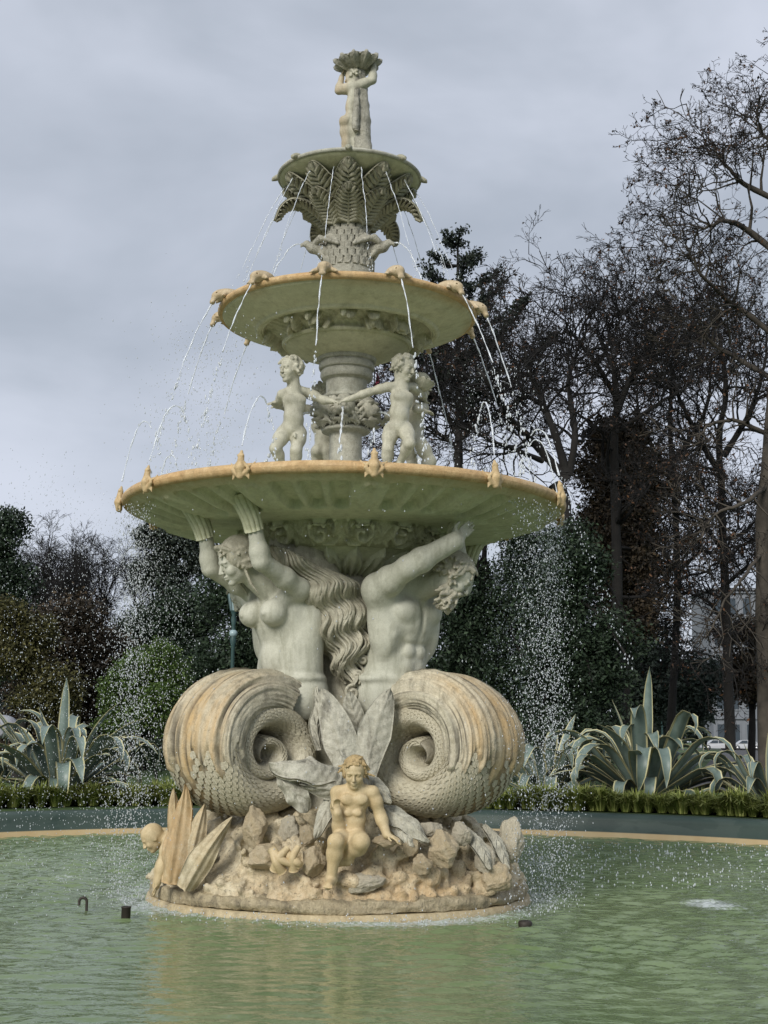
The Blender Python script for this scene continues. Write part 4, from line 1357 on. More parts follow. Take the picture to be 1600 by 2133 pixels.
b1 = dict(head=A_(606, 764, -.60), neck=A_(613, 802, -.55), chest=A_(613, 832, -.55), belly=A_(612, 864, -.57), pelvis=A_(608, 888, -.54),
          shL=A_(645, 812, -.46), shR=A_(588, 815, -.58), elL=A_(672, 826, -.50), haL=A_(693, 829, -.56), elR=A_(580, 836, -.36), haR=A_(570, 834, -.46),
          hipL=A_(624, 896, -.52), hipR=A_(590, 896, -.54), knL=A_(617, 932, -.60), knR=A_(574, 928, -.64), anL=A_(616, 972, -.50), anR=A_(592, 972, -.46), toeL=A_(612, 980, -.66), toeR=A_(584, 980, -.60),
          up=(0, 0, 1), front=(-.35, -.9, 0), face=(-.72, -.68, -.06))
b2 = dict(head=A_(842, 760, -.52), neck=A_(838, 796, -.5), chest=A_(836, 826, -.5), belly=A_(832, 857, -.52), pelvis=A_(830, 884, -.5),
          shL=A_(862, 800, -.38), shR=A_(808, 799, -.52), elR=A_(768, 810, -.54), haR=A_(722, 826, -.58), elL=A_(880, 815, -.15), haL=A_(885, 828, .05),
          hipR=A_(814, 890, -.5), hipL=A_(846, 888, -.5), knR=A_(808, 930, -.54), knL=A_(853, 917, -.66), anR=A_(806, 972, -.48), anL=A_(832, 960, -.42), toeR=A_(806, 982, -.64), toeL=A_(828, 972, -.56),
          up=(.1, 0, 1), front=(.1, -1, 0), face=(.80, -.52, -.28))
BOY = []
for k, b in enumerate((b1, b2)):
    V, Q = boy(b, '', 50 + k)
    me = mesh_data('boy_statue', V, Q, True, {'stain': np.zeros(len(V))}); me.materials.append(M['boy']); BOY.append(me)
o = link('boy_statue', BOY[0], None, FT); o['label'] = 'boy statue facing left and holding hands before the column'
o = link('boy_statue', BOY[1], None, FT); o['label'] = 'boy statue with curly hair looking down to the right'
o = link('boy_statue', BOY[1], None, FT, Matrix.Rotation(R(151), 4, 'Z'))
o = link('boy_statue', BOY[0], None, FT, Matrix.Rotation(R(140), 4, 'Z')); o['label'] = 'boy statue behind carrying a shell bowl'
V, F = lathe([(0.02, -.06), (.10, -.04), (.15, .02), (.18, .07), (.165, .075), (.12, .03), (.02, -.02)], 28, 30, lambda T, r, z, s: .012 * np.cos(T * 14) * r / .18)
o2 = link('shell_bowl', mesh_data('shell_bowl', V, F), M['boy'], FT, Matrix.Translation(Vector(A_(872, 796, -.28))) @ Matrix.Rotation(.25, 4, 'Y'))

# ---- the top figure with a shell on its head beside a rugged post
S = Sculpt((-.36, -.4, 8.45), (.42, .4, 10.05), .0095)
T0 = lambda x, y, Y=0.0: at(x, y, Y)
sh_r, sh_l = T0(722, 174, -.02), T0(752, 166, -.04)
S.ell(T0(737, 190), (.076, .09, .15), None, .04).ell(T0(731, 214), (.068, .075, .11), None, .06).ell(T0(729, 240), (.085, .09, .10), None, .04)
for s in (-.05, .05): S.ell(T0(727, 246) + np.array([s, -.05, 0]), .07, None, .03)
S.cap(T0(737, 200, -.095), T0(729, 250, -.115), .012, .02, .03, cut=True)
leg(S, T0(721, 252), T0(722, 290, -.02), T0(718, 335), T0(716, 340, -.14), (.075, .055, .038))
leg(S, T0(738, 252), T0(739, 290, .0), T0(736, 335), T0(740, 340, -.14), (.075, .055, .038))
arm(S, sh_l, T0(776, 156, -.04), T0(779, 122, -.02), (.055, .047, .034)); hand(S, T0(779, 122, -.02), (.05, 0, 1), (-1, 0, 0), .15, .5)
arm(S, sh_r, T0(706, 178, .04), T0(712, 150, .06), (.055, .045, .034)); hand(S, T0(712, 150, .06), (.2, 0, 1), (1, 0, 0), .15, .5)
S.cap(sh_l, sh_r, .065, .06, .04)
p, f, l, u = head(S, T0(736, 150, .0), (-.75, .3, -.1), (0, 0, 1), .24, seed=3)
S.cap(p(-.1, 0, -.2), T0(736, 176), .055, .06, .03)
curls(S, p, .24, 60, 4, .085, k=.015)
V, Q = S.mesh()
o = obj('youth_statue', V, Q, M['boy'], FT, attrs={'stain': np.clip(-V[:, 0] * 6, 0, .35)})
o['label'] = 'youth statue holding a shell on its head at the very top'
c = smooth_curve([T0(754, 345, .02), T0(754, 280, .02), T0(752, 220, .0), T0(748, 165, .0), T0(746, 138, .0)], 60)
V, F = tube(c, np.interp(np.linspace(0, 1, 60), [0, .5, 1], [.125, .10, .085]), 40)
d = wob(V[:, 0], V[:, 1], V[:, 2] * .25, 40, 7)
ctr = c[np.minimum(np.arange(len(V)) // 40, 59)]
V = V + (V - ctr) * (0.14 * d + .10 * wob(V[:, 0], V[:, 1], V[:, 2], 55, 9))[:, None]
obj('rugged_post', V, F, M['palm'], o)
c = smooth_curve([T0(744, 175, -.09), T0(743, 215, -.10), T0(740, 250, -.12), T0(742, 262, -.12)], 30)
V, F = tube(c, np.interp(np.linspace(0, 1, 30), [0, .5, 1], [.03, .05, .03]), 16)
V = V + .008 * np.stack([wob(V[:, 0], V[:, 1], V[:, 2], 90, k) for k in (1, 2, 3)], 1)
obj('drape', V, F, M['palm'], o)
V, F = lathe([(.03, -.10), (.12, -.085), (.20, -.045), (.26, -.005), (.288, .03), (.268, .042), (.2, .02), (.05, .0)], 132, 50,
             lambda T, r, z, s: (r / .28) ** 1.2 * (.022 * np.cos(T * 11) + .008 * np.cos(T * 33)))
link('shell', mesh_data('shell', V, F), M['palm'], o, Matrix.Translation(Vector(T0(745, 124))) @ Matrix.Rotation(R(-5), 4, 'Y'))

# ---- the seated child at the front and the bending child at the left
S = Sculpt(at(640, 1870, -2.2) - .1, at(850, 1560, -1.6) + .12, .0085)
C = lambda x, y, Y: at(x, y, Y)
pel = C(733, 1745, -1.86)
S.ell(pel, (.155, .135, .125), None, .04).ell(C(735, 1705, -1.88), (.13, .105, .15), None, .06).ell(C(737, 1668, -1.90), (.15, .105, .13), None, .05)
for s in (-1, 1):
    S.ell(C(737 + s * 15, 1663, -2.0), (.07, .03, .055), None, .03)
    S.ell(C(735 + s * 10, 1692, -1.985), (.045, .022, .035), None, .02)
    S.cap(C(740, 1640, -1.92), C(739 + s * 36, 1648, -1.9), .06, .062, .04)
S.ell(C(734, 1718, -2.0), .013, None, .012, cut=True)
arm(S, C(702, 1650, -1.9), C(706, 1728, -1.92), C(703, 1692, -2.06), (.066, .058, .044))
hand(S, C(703, 1692, -2.06), (-.1, -.1, 1), (.3, -1, .2), .17, 1.0)
arm(S, C(777, 1650, -1.9), C(792, 1696, -1.86), C(806, 1738, -1.95), (.066, .056, .042))
hand(S, C(806, 1738, -1.95), (.75, -.45, -.25), (0, 0, -1), .19, .5)
leg(S, C(716, 1750, -1.9), C(700, 1752, -2.17), C(690, 1830, -2.10), C(684, 1845, -2.24), (.098, .078, .048))
leg(S, C(745, 1752, -1.9), C(752, 1752, -2.16), C(722, 1788, -1.95), C(700, 1798, -1.95), (.102, .084, .05))
p, f, l, u = head(S, C(739, 1607, -1.98), (-.06, -.92, -.38), (0, -.2, 1), .30, seed=6)
S.cap(p(-.1, 0, -.25), C(740, 1645, -1.9), .075, .085, .03)
V, Q = S.mesh()
o = obj('seated_child', V, Q, M['child'], FT, attrs={'stain': np.clip((1.0 - V[:, 2]) * .5, 0, .35)})
o['label'] = 'seated yellowish child statue with one raised fist'
S2 = Sculpt(C(739, 1607, -1.98) - .25, C(739, 1607, -1.98) + .25, .0085)
S2.ell(p(-.08, 0, .16), .30 * np.array([.40, .36, .37]), np.stack([f, l, u], 1), .02)
curls(S2, p, .30, 260, 12, .05, lo=-.1, k=.006)
S2.build('curly_hair', M['curl'], o)
S = Sculpt(at(280, 1860, -1.6) - .1, at(400, 1690, -.9) + .15, .0085)
p, f, l, u = head(S, C(318, 1745, -1.25), (-.75, -.25, -.6), (-.5, -.1, .85), .27, seed=8)
S.ell(p(-.08, 0, .14), .27 * np.array([.42, .38, .40]), np.stack([f, l, u], 1), .02)
S.cap(p(-.15, 0, -.2), C(352, 1745, -1.2), .07, .08, .03).ell(C(372, 1750, -1.15), (.17, .13, .14), None, .05).ell(C(392, 1790, -1.1), (.13, .13, .16), None, .06)
arm(S, C(350, 1752, -1.33), C(338, 1800, -1.38), C(328, 1838, -1.40), (.06, .05, .04)); hand(S, C(328, 1838, -1.40), (-.15, 0, -1), (-1, 0, 0), .15, .4)
arm(S, C(352, 1750, -1.02), C(335, 1800, -1.0), C(325, 1845, -1.02), (.06, .05, .04)); hand(S, C(325, 1845, -1.02), (-.15, 0, -1), (-1, 0, 0), .15, .4)
V, Q = S.mesh()
o = obj('bending_child', V, Q, M['child'], FT, attrs={'stain': np.full(len(V), .25)})
o['label'] = 'bent over child statue at the left edge of the rocks'
# ---- carved leaves, blades and coral round the base
def carved_leaf(name, cen, W, normal, mat, parent, n=34, m=17, cup=.25, veins=9, thick=.035, point=1.4, wave=.0, base=.35, twist=0.0, stain=0.0, tipexp=.55, ribs=0.0):
    """cen: 3-d centre line from base to tip; W: half width; veined, cupped and solid"""
    c = smooth_curve(cen, n)
    T = np.gradient(c, axis=0); T /= np.linalg.norm(T, axis=1, keepdims=True)
    s = np.linspace(0, 1, n)
    wid = W * (base + (1 - base) * np.sin(np.pi * np.clip(s * .5 / .45, 0, 1) * .5 + 0)) * np.clip((1 - s) * point, 0, 1) ** tipexp
    wid = np.maximum(wid, .006)
    q = np.linspace(-1, 1, m)
    Nn = np.asarray(normal, float)[None] - T * (T @ np.asarray(normal, float))[:, None]
    Nn /= np.linalg.norm(Nn, axis=1, keepdims=True)
    B = np.cross(Nn, T)
    SS, QQ = np.meshgrid(s, q, indexing='ij')
    v = SS * veins - np.abs(QQ) * 1.5
    groove = np.exp(-((v - np.round(v)) / .11) ** 2) * np.clip(1.05 - np.abs(QQ), 0, 1) ** .3
    rib = np.exp(-(QQ / .075) ** 2)
    h = -cup * W * QQ ** 2 + .016 * rib - .024 * groove * (np.abs(QQ) > .06) + .012 * np.sin((v - .5) * 2 * np.pi) * (1 - QQ ** 2) * .5 + ribs * np.cos(QQ * 11) + wave * W * np.sin(SS * 17 + 2 * np.sign(QQ)) * QQ ** 2
    Vt = c[:, None] + (QQ * wid[:, None])[..., None] * B[:, None] + h[..., None] * Nn[:, None]
    Vb = Vt - Nn[:, None] * thick
    f = grid_faces(n, m); nb = n * m
    bd = [i * m for i in range(n)] + [(n - 1) * m + j for j in range(1, m)] + [i * m + m - 1 for i in range(n - 2, -1, -1)] + [j for j in range(m - 2, 0, -1)]
    sides = np.array([[bd[i], bd[(i + 1) % len(bd)], bd[(i + 1) % len(bd)] + nb, bd[i] + nb] for i in range(len(bd))])
    V = np.concatenate([Vt.reshape(-1, 3), Vb.reshape(-1, 3)])
    return obj(name, V, [f, f[:, ::-1] + nb, sides], mat, parent, True, {'stain': np.full(len(V), stain)})
L_ = at
FR = (0, -1, .15)
carved_leaf('acanthus_leaf', [L_(722, 1615, -1.45), L_(712, 1560, -1.42), L_(695, 1500, -1.35), L_(668, 1428, -1.2)], .235, (-.15, -1, .2), M['leaf'], FT, cup=.22, veins=8, point=1.7)
carved_leaf('acanthus_leaf', [L_(752, 1540, -1.0), L_(742, 1500, -1.02), L_(732, 1465, -1.02), L_(728, 1436, -1.0)], .14, FR, M['leaf'], FT, veins=6, point=1.6)
carved_leaf('acanthus_leaf', [L_(758, 1650, -1.45), L_(770, 1570, -1.42), L_(788, 1500, -1.36), L_(814, 1430, -1.25)], .205, (.1, -1, .2), M['leaf'], FT, cup=.2, veins=8, point=2.2)
carved_leaf('acanthus_leaf', [L_(668, 1560, -1.1), L_(660, 1510, -1.1), L_(668, 1470, -1.05), L_(660, 1425, -.95)], .10, (.4, -1, .2), M['leaf'], FT, veins=6, point=1.6)
carved_leaf('acanthus_leaf', [L_(722, 1600, -1.5), L_(690, 1598, -1.72), L_(640, 1592, -1.85), L_(560, 1588, -1.8)], .19, (.05, -.75, .65), M['leaf'], FT, cup=.35, veins=8, point=2.4, wave=.12)
carved_leaf('acanthus_leaf', [L_(705, 1560, -1.45), L_(715, 1600, -1.62), L_(695, 1640, -1.78), L_(625, 1632, -1.85)], .17, (.2, -.9, -.2), M['leaf'], FT, cup=.3, veins=7, point=2.2, wave=.1)
carved_leaf('acanthus_leaf', [L_(572, 1606, -1.72), L_(595, 1632, -1.76), L_(620, 1660, -1.78), L_(636, 1692, -1.8)], .13, (-.2, -1, .1), M['leaf'], FT, cup=.4, veins=5, base=.2, point=3, wave=.35)
carved_leaf('acanthus_leaf', [L_(715, 1622, -1.6), L_(692, 1660, -1.72), L_(672, 1700, -1.8), L_(655, 1745, -1.86)], .12, (-.2, -1, .2), M['leaf'], FT, veins=6, wave=.1)
carved_leaf('acanthus_leaf', [L_(752, 1612, -1.62), L_(775, 1625, -1.75), L_(796, 1645, -1.82), L_(816, 1670, -1.86)], .12, (.25, -1, .3), M['leaf'], FT, veins=6, wave=.1)
carved_leaf('acanthus_leaf', [L_(772, 1668, -1.6), L_(815, 1690, -1.72), L_(855, 1715, -1.8), L_(895, 1752, -1.84)], .15, (.1, -1, .6), M['leaf'], FT, veins=7, wave=.15)
carved_leaf('acanthus_leaf', [L_(800, 1700, -1.6), L_(828, 1722, -1.75), L_(848, 1742, -1.82), L_(862, 1762, -1.85)], .09, (.1, -1, .5), M['leaf'], FT, veins=6, wave=.15)
carved_leaf('acanthus_leaf', [L_(970, 1720, -1.25), L_(990, 1745, -1.4), L_(1010, 1775, -1.5), L_(1022, 1810, -1.55)], .10, (.3, -1, .3), M['leaf'], FT, veins=6)
carved_leaf('acanthus_leaf', [L_(1010, 1715, -1.1), L_(1035, 1745, -1.25), L_(1050, 1780, -1.35), L_(1062, 1810, -1.4)], .09, (.4, -1, .3), M['leaf'], FT, veins=6)
# upright blades at the left
for cen, W, nr, st in (([L_(352, 1842, -1.5), L_(360, 1780, -1.52), L_(374, 1700, -1.48), L_(386, 1632, -1.4)], .17, (-.25, -1, .0), .6),
                       ([L_(372, 1845, -1.46), L_(378, 1780, -1.46), L_(366, 1700, -1.42), L_(362, 1640, -1.36)], .12, (.3, -1, .0), .4),
                       ([L_(398, 1812, -1.48), L_(404, 1760, -1.5), L_(415, 1715, -1.5), L_(427, 1672, -1.46)], .125, (.1, -1, .1), .3),
                       ([L_(385, 1855, -1.62), L_(408, 1812, -1.68), L_(440, 1760, -1.68), L_(484, 1700, -1.6)], .155, (.35, -1, .25), .0),
                       ([L_(335, 1835, -1.35), L_(345, 1800, -1.36), L_(352, 1760, -1.34), L_(358, 1700, -1.3)], .09, (-.2, -1, 0), .5)):
    carved_leaf('pointed_blade', cen, W, nr, M['blade'], FT, veins=0, cup=.35, point=1.7, base=.62, stain=st, tipexp=.7, ribs=.010, wave=.10)
# knobbly finger coral
mb = MB()
for a, b, c_ in (((566, 1768), (585, 1790), (624, 1805)), ((572, 1812), (582, 1785), (600, 1765)), ((612, 1812), (610, 1785), (622, 1762)), ((588, 1815), (575, 1795), (566, 1768)), ((600, 1780), (618, 1795), (628, 1800))):
    P = smooth_curve([at(*a, -1.98), at(*b, -2.04), at(*c_, -2.0)], 14)
    mb.add(*tube(P, np.linspace(.052, .03, 14), 10))
mb.build('coral', M['child'], FT)
# ------------------------------------------------------------------ trees
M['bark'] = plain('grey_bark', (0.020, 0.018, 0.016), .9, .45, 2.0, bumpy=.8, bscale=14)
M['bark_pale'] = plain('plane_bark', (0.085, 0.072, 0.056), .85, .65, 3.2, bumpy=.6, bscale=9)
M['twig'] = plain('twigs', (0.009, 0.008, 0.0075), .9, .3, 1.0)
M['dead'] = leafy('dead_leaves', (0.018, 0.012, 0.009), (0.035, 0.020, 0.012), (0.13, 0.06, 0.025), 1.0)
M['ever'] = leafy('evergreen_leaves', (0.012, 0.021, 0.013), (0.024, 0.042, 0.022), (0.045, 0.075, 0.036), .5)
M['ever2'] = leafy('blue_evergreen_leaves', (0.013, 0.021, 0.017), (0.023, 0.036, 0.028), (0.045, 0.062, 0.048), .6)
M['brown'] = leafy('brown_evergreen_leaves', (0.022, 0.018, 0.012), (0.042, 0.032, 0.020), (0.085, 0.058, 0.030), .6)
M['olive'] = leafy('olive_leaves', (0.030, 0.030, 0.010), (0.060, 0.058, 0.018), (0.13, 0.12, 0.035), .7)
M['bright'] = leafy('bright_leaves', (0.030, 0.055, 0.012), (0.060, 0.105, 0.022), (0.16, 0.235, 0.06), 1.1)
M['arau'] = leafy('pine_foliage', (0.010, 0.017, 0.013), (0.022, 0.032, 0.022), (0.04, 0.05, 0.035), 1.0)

def leaves_mesh(P, size, r, up=.3):
    """one rhombic leaf per point, folded along its rib, random way round"""
    n = len(P)
    d = r.normal(size=(n, 3)); d[:, 2] -= up; d /= np.linalg.norm(d, axis=1, keepdims=True)
    e = np.cross(d, r.normal(size=(n, 3))); e /= np.linalg.norm(e, axis=1, keepdims=True)
    nn = np.cross(d, e)
    s = size * r.uniform(.6, 1.4, n)[:, None]
    V = np.stack([P, P + d * s * .5 + e * s * .26 + nn * s * .06, P + d * s, P + d * s * .5 - e * s * .26 + nn * s * .06], 1).reshape(-1, 3)
    i = np.arange(n)[:, None] * 4
    return V, np.concatenate([i + [[0, 1, 2]], i + [[0, 2, 3]]])

def grow(base, top_dir, L, r0, depth, rnd, spread=.55, seglen=.6, droop=0.0, upw=.12, kids=(2, 4), ratio=.68, wig=.16, minr=.008):
    """branching skeleton as segments (p0, p1, r0, r1, level)"""
    out = []
    tips = []
    def go(p, d, L, r, lev):
        n = max(2, int(L / seglen)) if lev < 3 else 2 + (L > .8)
        st = L / n
        for i in range(n):
            d2 = d + rnd.normal(0, wig, 3); d2[2] += upw - droop * lev * .08
            d2 /= np.linalg.norm(d2)
            p2 = p + d2 * st
            ra = r * (1 - .45 * i / n); rb = r * (1 - .45 * (i + 1) / n)
            out.append((p, p2, max(ra, minr), max(rb, minr), lev))
            if lev < depth and (i >= n // 3 or lev > 0):
                k = 1 if rnd.random() < .62 else 0
                if lev == 0 and i < n * .45: k = 0
                for _ in range(k):
                    side = rnd.normal(size=3); side -= d2 * (side @ d2); side /= np.linalg.norm(side)
                    nd = d2 * math.cos(spread) + side * math.sin(spread)
                    go(p2, nd / np.linalg.norm(nd), L * ratio * rnd.uniform(.6, .95) * (1 - .3 * i / n), rb * rnd.uniform(.45, .7), lev + 1)
            p, d = p2, d2
        if lev < depth:
            for _ in range(rnd.integers(*kids) if lev < depth - 1 else 2):
                side = rnd.normal(size=3); side -= d * (side @ d); side /= np.linalg.norm(side)
                a = spread * rnd.uniform(.5, 1.1)
                nd = d * math.cos(a) + side * math.sin(a)
                go(p, nd, L * ratio * rnd.uniform(.7, 1.05), r * .55 * rnd.uniform(.75, 1.0), lev + 1)
        else:
            tips.append(p)
    go(np.asarray(base, float), unit(top_dir), L, r0, 0)
    return out, np.array(tips)

def skeleton_parts(sk, root, bark, nlev=1):
    a = [s for s in sk if s[4] < nlev]; b = [s for s in sk if s[4] >= nlev]
    for nm, ss, sides, mat in (('trunk', a, 8, bark), ('crown', b, None, None)):
        if not ss: continue
        mb = MB()
        if nm == 'trunk':
            mb.add(*segs([s[0] for s in ss], [s[1] for s in ss], [s[2] for s in ss], [s[3] for s in ss], 9))
            # welded look: balls at joints are not needed at this size
            mb.build('trunk', bark, root)
        else:
            th = [s for s in ss if s[2] > .05]; tn = [s for s in ss if s[2] <= .05]
            if th: mb.add(*segs([s[0] for s in th], [s[1] for s in th], [s[2] for s in th], [s[3] for s in th], 6))
            if tn: mb.add(*segs([s[0] for s in tn], [s[1] for s in tn], [s[2] for s in tn], [s[3] for s in tn], 3))
            mb.build('crown', M['twig'], root)

CLUMPS = {}
def clumps(mat, leaf, n=330):
    """a few leaf clumps of about a metre, shared by every crown that uses them"""
    key = (mat, round(leaf, 3))
    if key not in CLUMPS:
        out = []
        for k in range(4):
            r = np.random.default_rng(100 + k)
            d = r.normal(size=(n, 3)); d /= np.linalg.norm(d, axis=1, keepdims=True)
            sub_ = r.normal(size=(14, 3)); sub_ /= np.linalg.norm(sub_, axis=1, keepdims=True)
            c = sub_[r.integers(0, 14, n)] * .62 + d * (r.uniform(0, 1, (n, 1)) ** .5) * .42
            c[:, 2] *= .8
            V, F = leaves_mesh(c, leaf, r, .3)
            mb = MB().add(V, F)
            for q in sub_: mb.add(*segs([(0, 0, -.2)], [q * .6 * np.array([1, 1, .8])], [.022], [.008], 3))
            me = mesh_data('leaf_clump', *mb.get(), False); me.materials.append(M[mat]); out.append(me)
        CLUMPS[key] = out
    return CLUMPS[key]
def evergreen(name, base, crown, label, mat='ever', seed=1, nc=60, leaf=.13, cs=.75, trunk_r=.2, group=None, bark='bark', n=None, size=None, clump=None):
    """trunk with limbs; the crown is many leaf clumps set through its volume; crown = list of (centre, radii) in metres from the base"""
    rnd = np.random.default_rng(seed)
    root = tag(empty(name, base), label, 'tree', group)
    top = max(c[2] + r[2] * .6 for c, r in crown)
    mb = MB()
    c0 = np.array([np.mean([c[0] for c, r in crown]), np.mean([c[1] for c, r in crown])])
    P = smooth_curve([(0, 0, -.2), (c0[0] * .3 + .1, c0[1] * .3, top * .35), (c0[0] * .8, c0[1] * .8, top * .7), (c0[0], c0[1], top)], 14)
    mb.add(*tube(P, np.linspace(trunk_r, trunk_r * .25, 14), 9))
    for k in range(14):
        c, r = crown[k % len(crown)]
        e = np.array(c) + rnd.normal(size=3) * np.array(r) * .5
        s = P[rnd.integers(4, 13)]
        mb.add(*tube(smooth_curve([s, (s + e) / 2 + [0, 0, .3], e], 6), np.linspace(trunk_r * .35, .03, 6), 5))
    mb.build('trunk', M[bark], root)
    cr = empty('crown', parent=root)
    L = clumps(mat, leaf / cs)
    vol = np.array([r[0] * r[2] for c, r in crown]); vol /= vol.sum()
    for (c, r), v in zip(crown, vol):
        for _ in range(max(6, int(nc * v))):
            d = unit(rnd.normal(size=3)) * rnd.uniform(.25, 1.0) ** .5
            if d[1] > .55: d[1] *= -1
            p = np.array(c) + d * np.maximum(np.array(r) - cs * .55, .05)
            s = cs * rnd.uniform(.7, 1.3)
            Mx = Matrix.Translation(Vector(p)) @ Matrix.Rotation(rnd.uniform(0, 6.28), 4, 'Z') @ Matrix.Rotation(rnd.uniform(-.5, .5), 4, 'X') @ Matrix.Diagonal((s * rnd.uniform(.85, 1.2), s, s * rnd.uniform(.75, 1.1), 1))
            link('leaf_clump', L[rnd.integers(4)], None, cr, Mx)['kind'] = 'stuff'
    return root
def gp(x, Y):
    p = at(x, 1500, Y); return (p[0], p[1], GZ)
def ez(x, y, Y, b):
    """crown point in metres relative to base b"""
    p = at(x, y, Y); return np.array([p[0] - b[0], p[1] - b[1], p[2] - b[2]])
def blob_tree(name, x, Y, blobs, label, **kw):
    b = gp(x, Y)
    cr = []
    for (bx, by, rx, ry) in blobs:
        sc_ = (Y + 15.5) / CAM_F
        cr.append((ez(bx, by, Y, b), (rx * sc_, min(rx, ry) * sc_ * .9, ry * sc_)))
    return evergreen(name, b, cr, label, **kw)

# right side, near to far
TWIGS = {}
def twig_sprays(leaves):
    """fine branchlets about a metre long, with a few hanging dead leaves; shared by all the bare trees"""
    if leaves not in TWIGS:
        out = []
        for k in range(6):
            r = np.random.default_rng(300 + k)
            sk, tips = grow((0, 0, 0), (1, 0, .12), .62, .015, 3, r, spread=.72, seglen=.17, upw=.04, wig=.26, ratio=.74, minr=.0055, kids=(2, 3), droop=.02)
            sk = sk[:420]
            mb = MB().add(*segs([q[0] for q in sk], [q[1] for q in sk], [q[2] for q in sk], [q[3] for q in sk], 3))
            V, F = mb.get(); nF = sum(len(f) for f in F)
            if leaves:
                i = r.integers(len(sk) // 4, len(sk), leaves)
                P = np.array([sk[j][1] for j in i]) + r.normal(0, .015, (leaves, 3))
                lv, lf = leaves_mesh(P, .085, r, 1.0)
                me = mesh_data('twig_spray', np.concatenate([V, lv]), F + [lf + len(V)], False)
                me.materials.append(M['twig']); me.materials.append(M['dead'])
                mi = np.zeros(nF + len(lf), np.int32); mi[nF:] = 1
                me.polygons.foreach_set('material_index', mi)
            else:
                me = mesh_data('twig_spray', V, F, False); me.materials.append(M['twig'])
            out.append(me)
        TWIGS[leaves] = out
    return TWIGS[leaves]
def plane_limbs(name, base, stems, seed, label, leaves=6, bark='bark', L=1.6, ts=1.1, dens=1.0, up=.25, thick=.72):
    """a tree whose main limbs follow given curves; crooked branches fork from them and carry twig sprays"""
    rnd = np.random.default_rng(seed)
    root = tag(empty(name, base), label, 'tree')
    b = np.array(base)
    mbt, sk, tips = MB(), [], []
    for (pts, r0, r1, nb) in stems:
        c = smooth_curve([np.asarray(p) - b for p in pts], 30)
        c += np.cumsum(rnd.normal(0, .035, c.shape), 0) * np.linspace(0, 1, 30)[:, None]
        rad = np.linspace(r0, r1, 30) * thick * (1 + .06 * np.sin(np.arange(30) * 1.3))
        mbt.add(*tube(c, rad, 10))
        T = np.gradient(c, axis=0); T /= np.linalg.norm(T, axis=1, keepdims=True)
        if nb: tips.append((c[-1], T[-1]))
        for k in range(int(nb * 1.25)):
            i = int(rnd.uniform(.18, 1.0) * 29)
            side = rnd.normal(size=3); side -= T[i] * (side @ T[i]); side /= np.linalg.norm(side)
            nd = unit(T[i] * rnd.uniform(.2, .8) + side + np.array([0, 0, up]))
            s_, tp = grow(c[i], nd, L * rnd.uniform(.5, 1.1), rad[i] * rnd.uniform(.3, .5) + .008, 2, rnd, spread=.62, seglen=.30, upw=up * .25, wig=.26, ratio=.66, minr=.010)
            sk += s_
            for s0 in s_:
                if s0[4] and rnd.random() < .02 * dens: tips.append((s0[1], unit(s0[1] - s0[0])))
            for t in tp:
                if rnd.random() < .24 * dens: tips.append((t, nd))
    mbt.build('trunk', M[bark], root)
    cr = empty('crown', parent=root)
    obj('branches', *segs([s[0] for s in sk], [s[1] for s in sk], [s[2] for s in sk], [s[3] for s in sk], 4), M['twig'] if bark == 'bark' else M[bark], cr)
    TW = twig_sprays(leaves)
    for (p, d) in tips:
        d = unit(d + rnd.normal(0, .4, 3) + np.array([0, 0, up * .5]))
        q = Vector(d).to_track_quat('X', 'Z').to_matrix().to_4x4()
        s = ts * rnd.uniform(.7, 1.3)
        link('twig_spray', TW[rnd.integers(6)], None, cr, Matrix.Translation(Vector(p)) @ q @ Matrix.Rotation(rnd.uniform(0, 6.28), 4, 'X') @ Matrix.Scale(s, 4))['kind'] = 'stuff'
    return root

Y = 24.0
plane_limbs('plane_tree', gp(1190, Y), [
    ([at(1190, 1560, Y), at(1195, 1250, Y), at(1190, 1050, Y), at(1180, 985, Y)], .36, .25, 0),
    ([at(1182, 1000, Y), at(1120, 930, Y), at(1050, 860, Y - 1), at(1000, 800, Y - 2), at(980, 765, Y - 2)], .21, .05, 16),
    ([at(1180, 985, Y), at(1150, 880, Y), at(1120, 810, Y + 1), at(1095, 760, Y + 1), at(1085, 715, Y + 1)], .19, .04, 20),
    ([at(1185, 990, Y), at(1200, 900, Y), at(1190, 790, Y + 1), at(1210, 730, Y + 2), at(1232, 675, Y + 2)], .17, .04, 20),
    ([at(1130, 960, Y), at(1060, 930, Y - 1), at(990, 905, Y - 2), at(920, 860, Y - 3)], .12, .03, 14)],
    5, 'spreading bare plane tree with limbs fanning out above the dark round bush', L=1.4)
Y = 27.0
plane_limbs('plane_tree', gp(1287, Y), [
    ([at(1290, 1560, Y), at(1285, 1200, Y), at(1282, 950, Y), at(1285, 820, Y), at(1265, 750, Y), at(1245, 690, Y)], .27, .05, 22),
    ([at(1285, 860, Y), at(1320, 770, Y), at(1345, 720, Y + 1), at(1352, 665, Y + 1)], .16, .03, 22),
    ([at(1285, 830, Y), at(1235, 750, Y - 1), at(1185, 690, Y - 1), at(1160, 690, Y - 1)], .13, .03, 16),
    ([at(1282, 900, Y), at(1360, 850, Y), at(1430, 810, Y), at(1480, 740, Y + 1)], .12, .03, 18)],
    6, 'straight bare plane tree whose trunk rises behind the dark round bush', L=1.5)
Y = 17.0
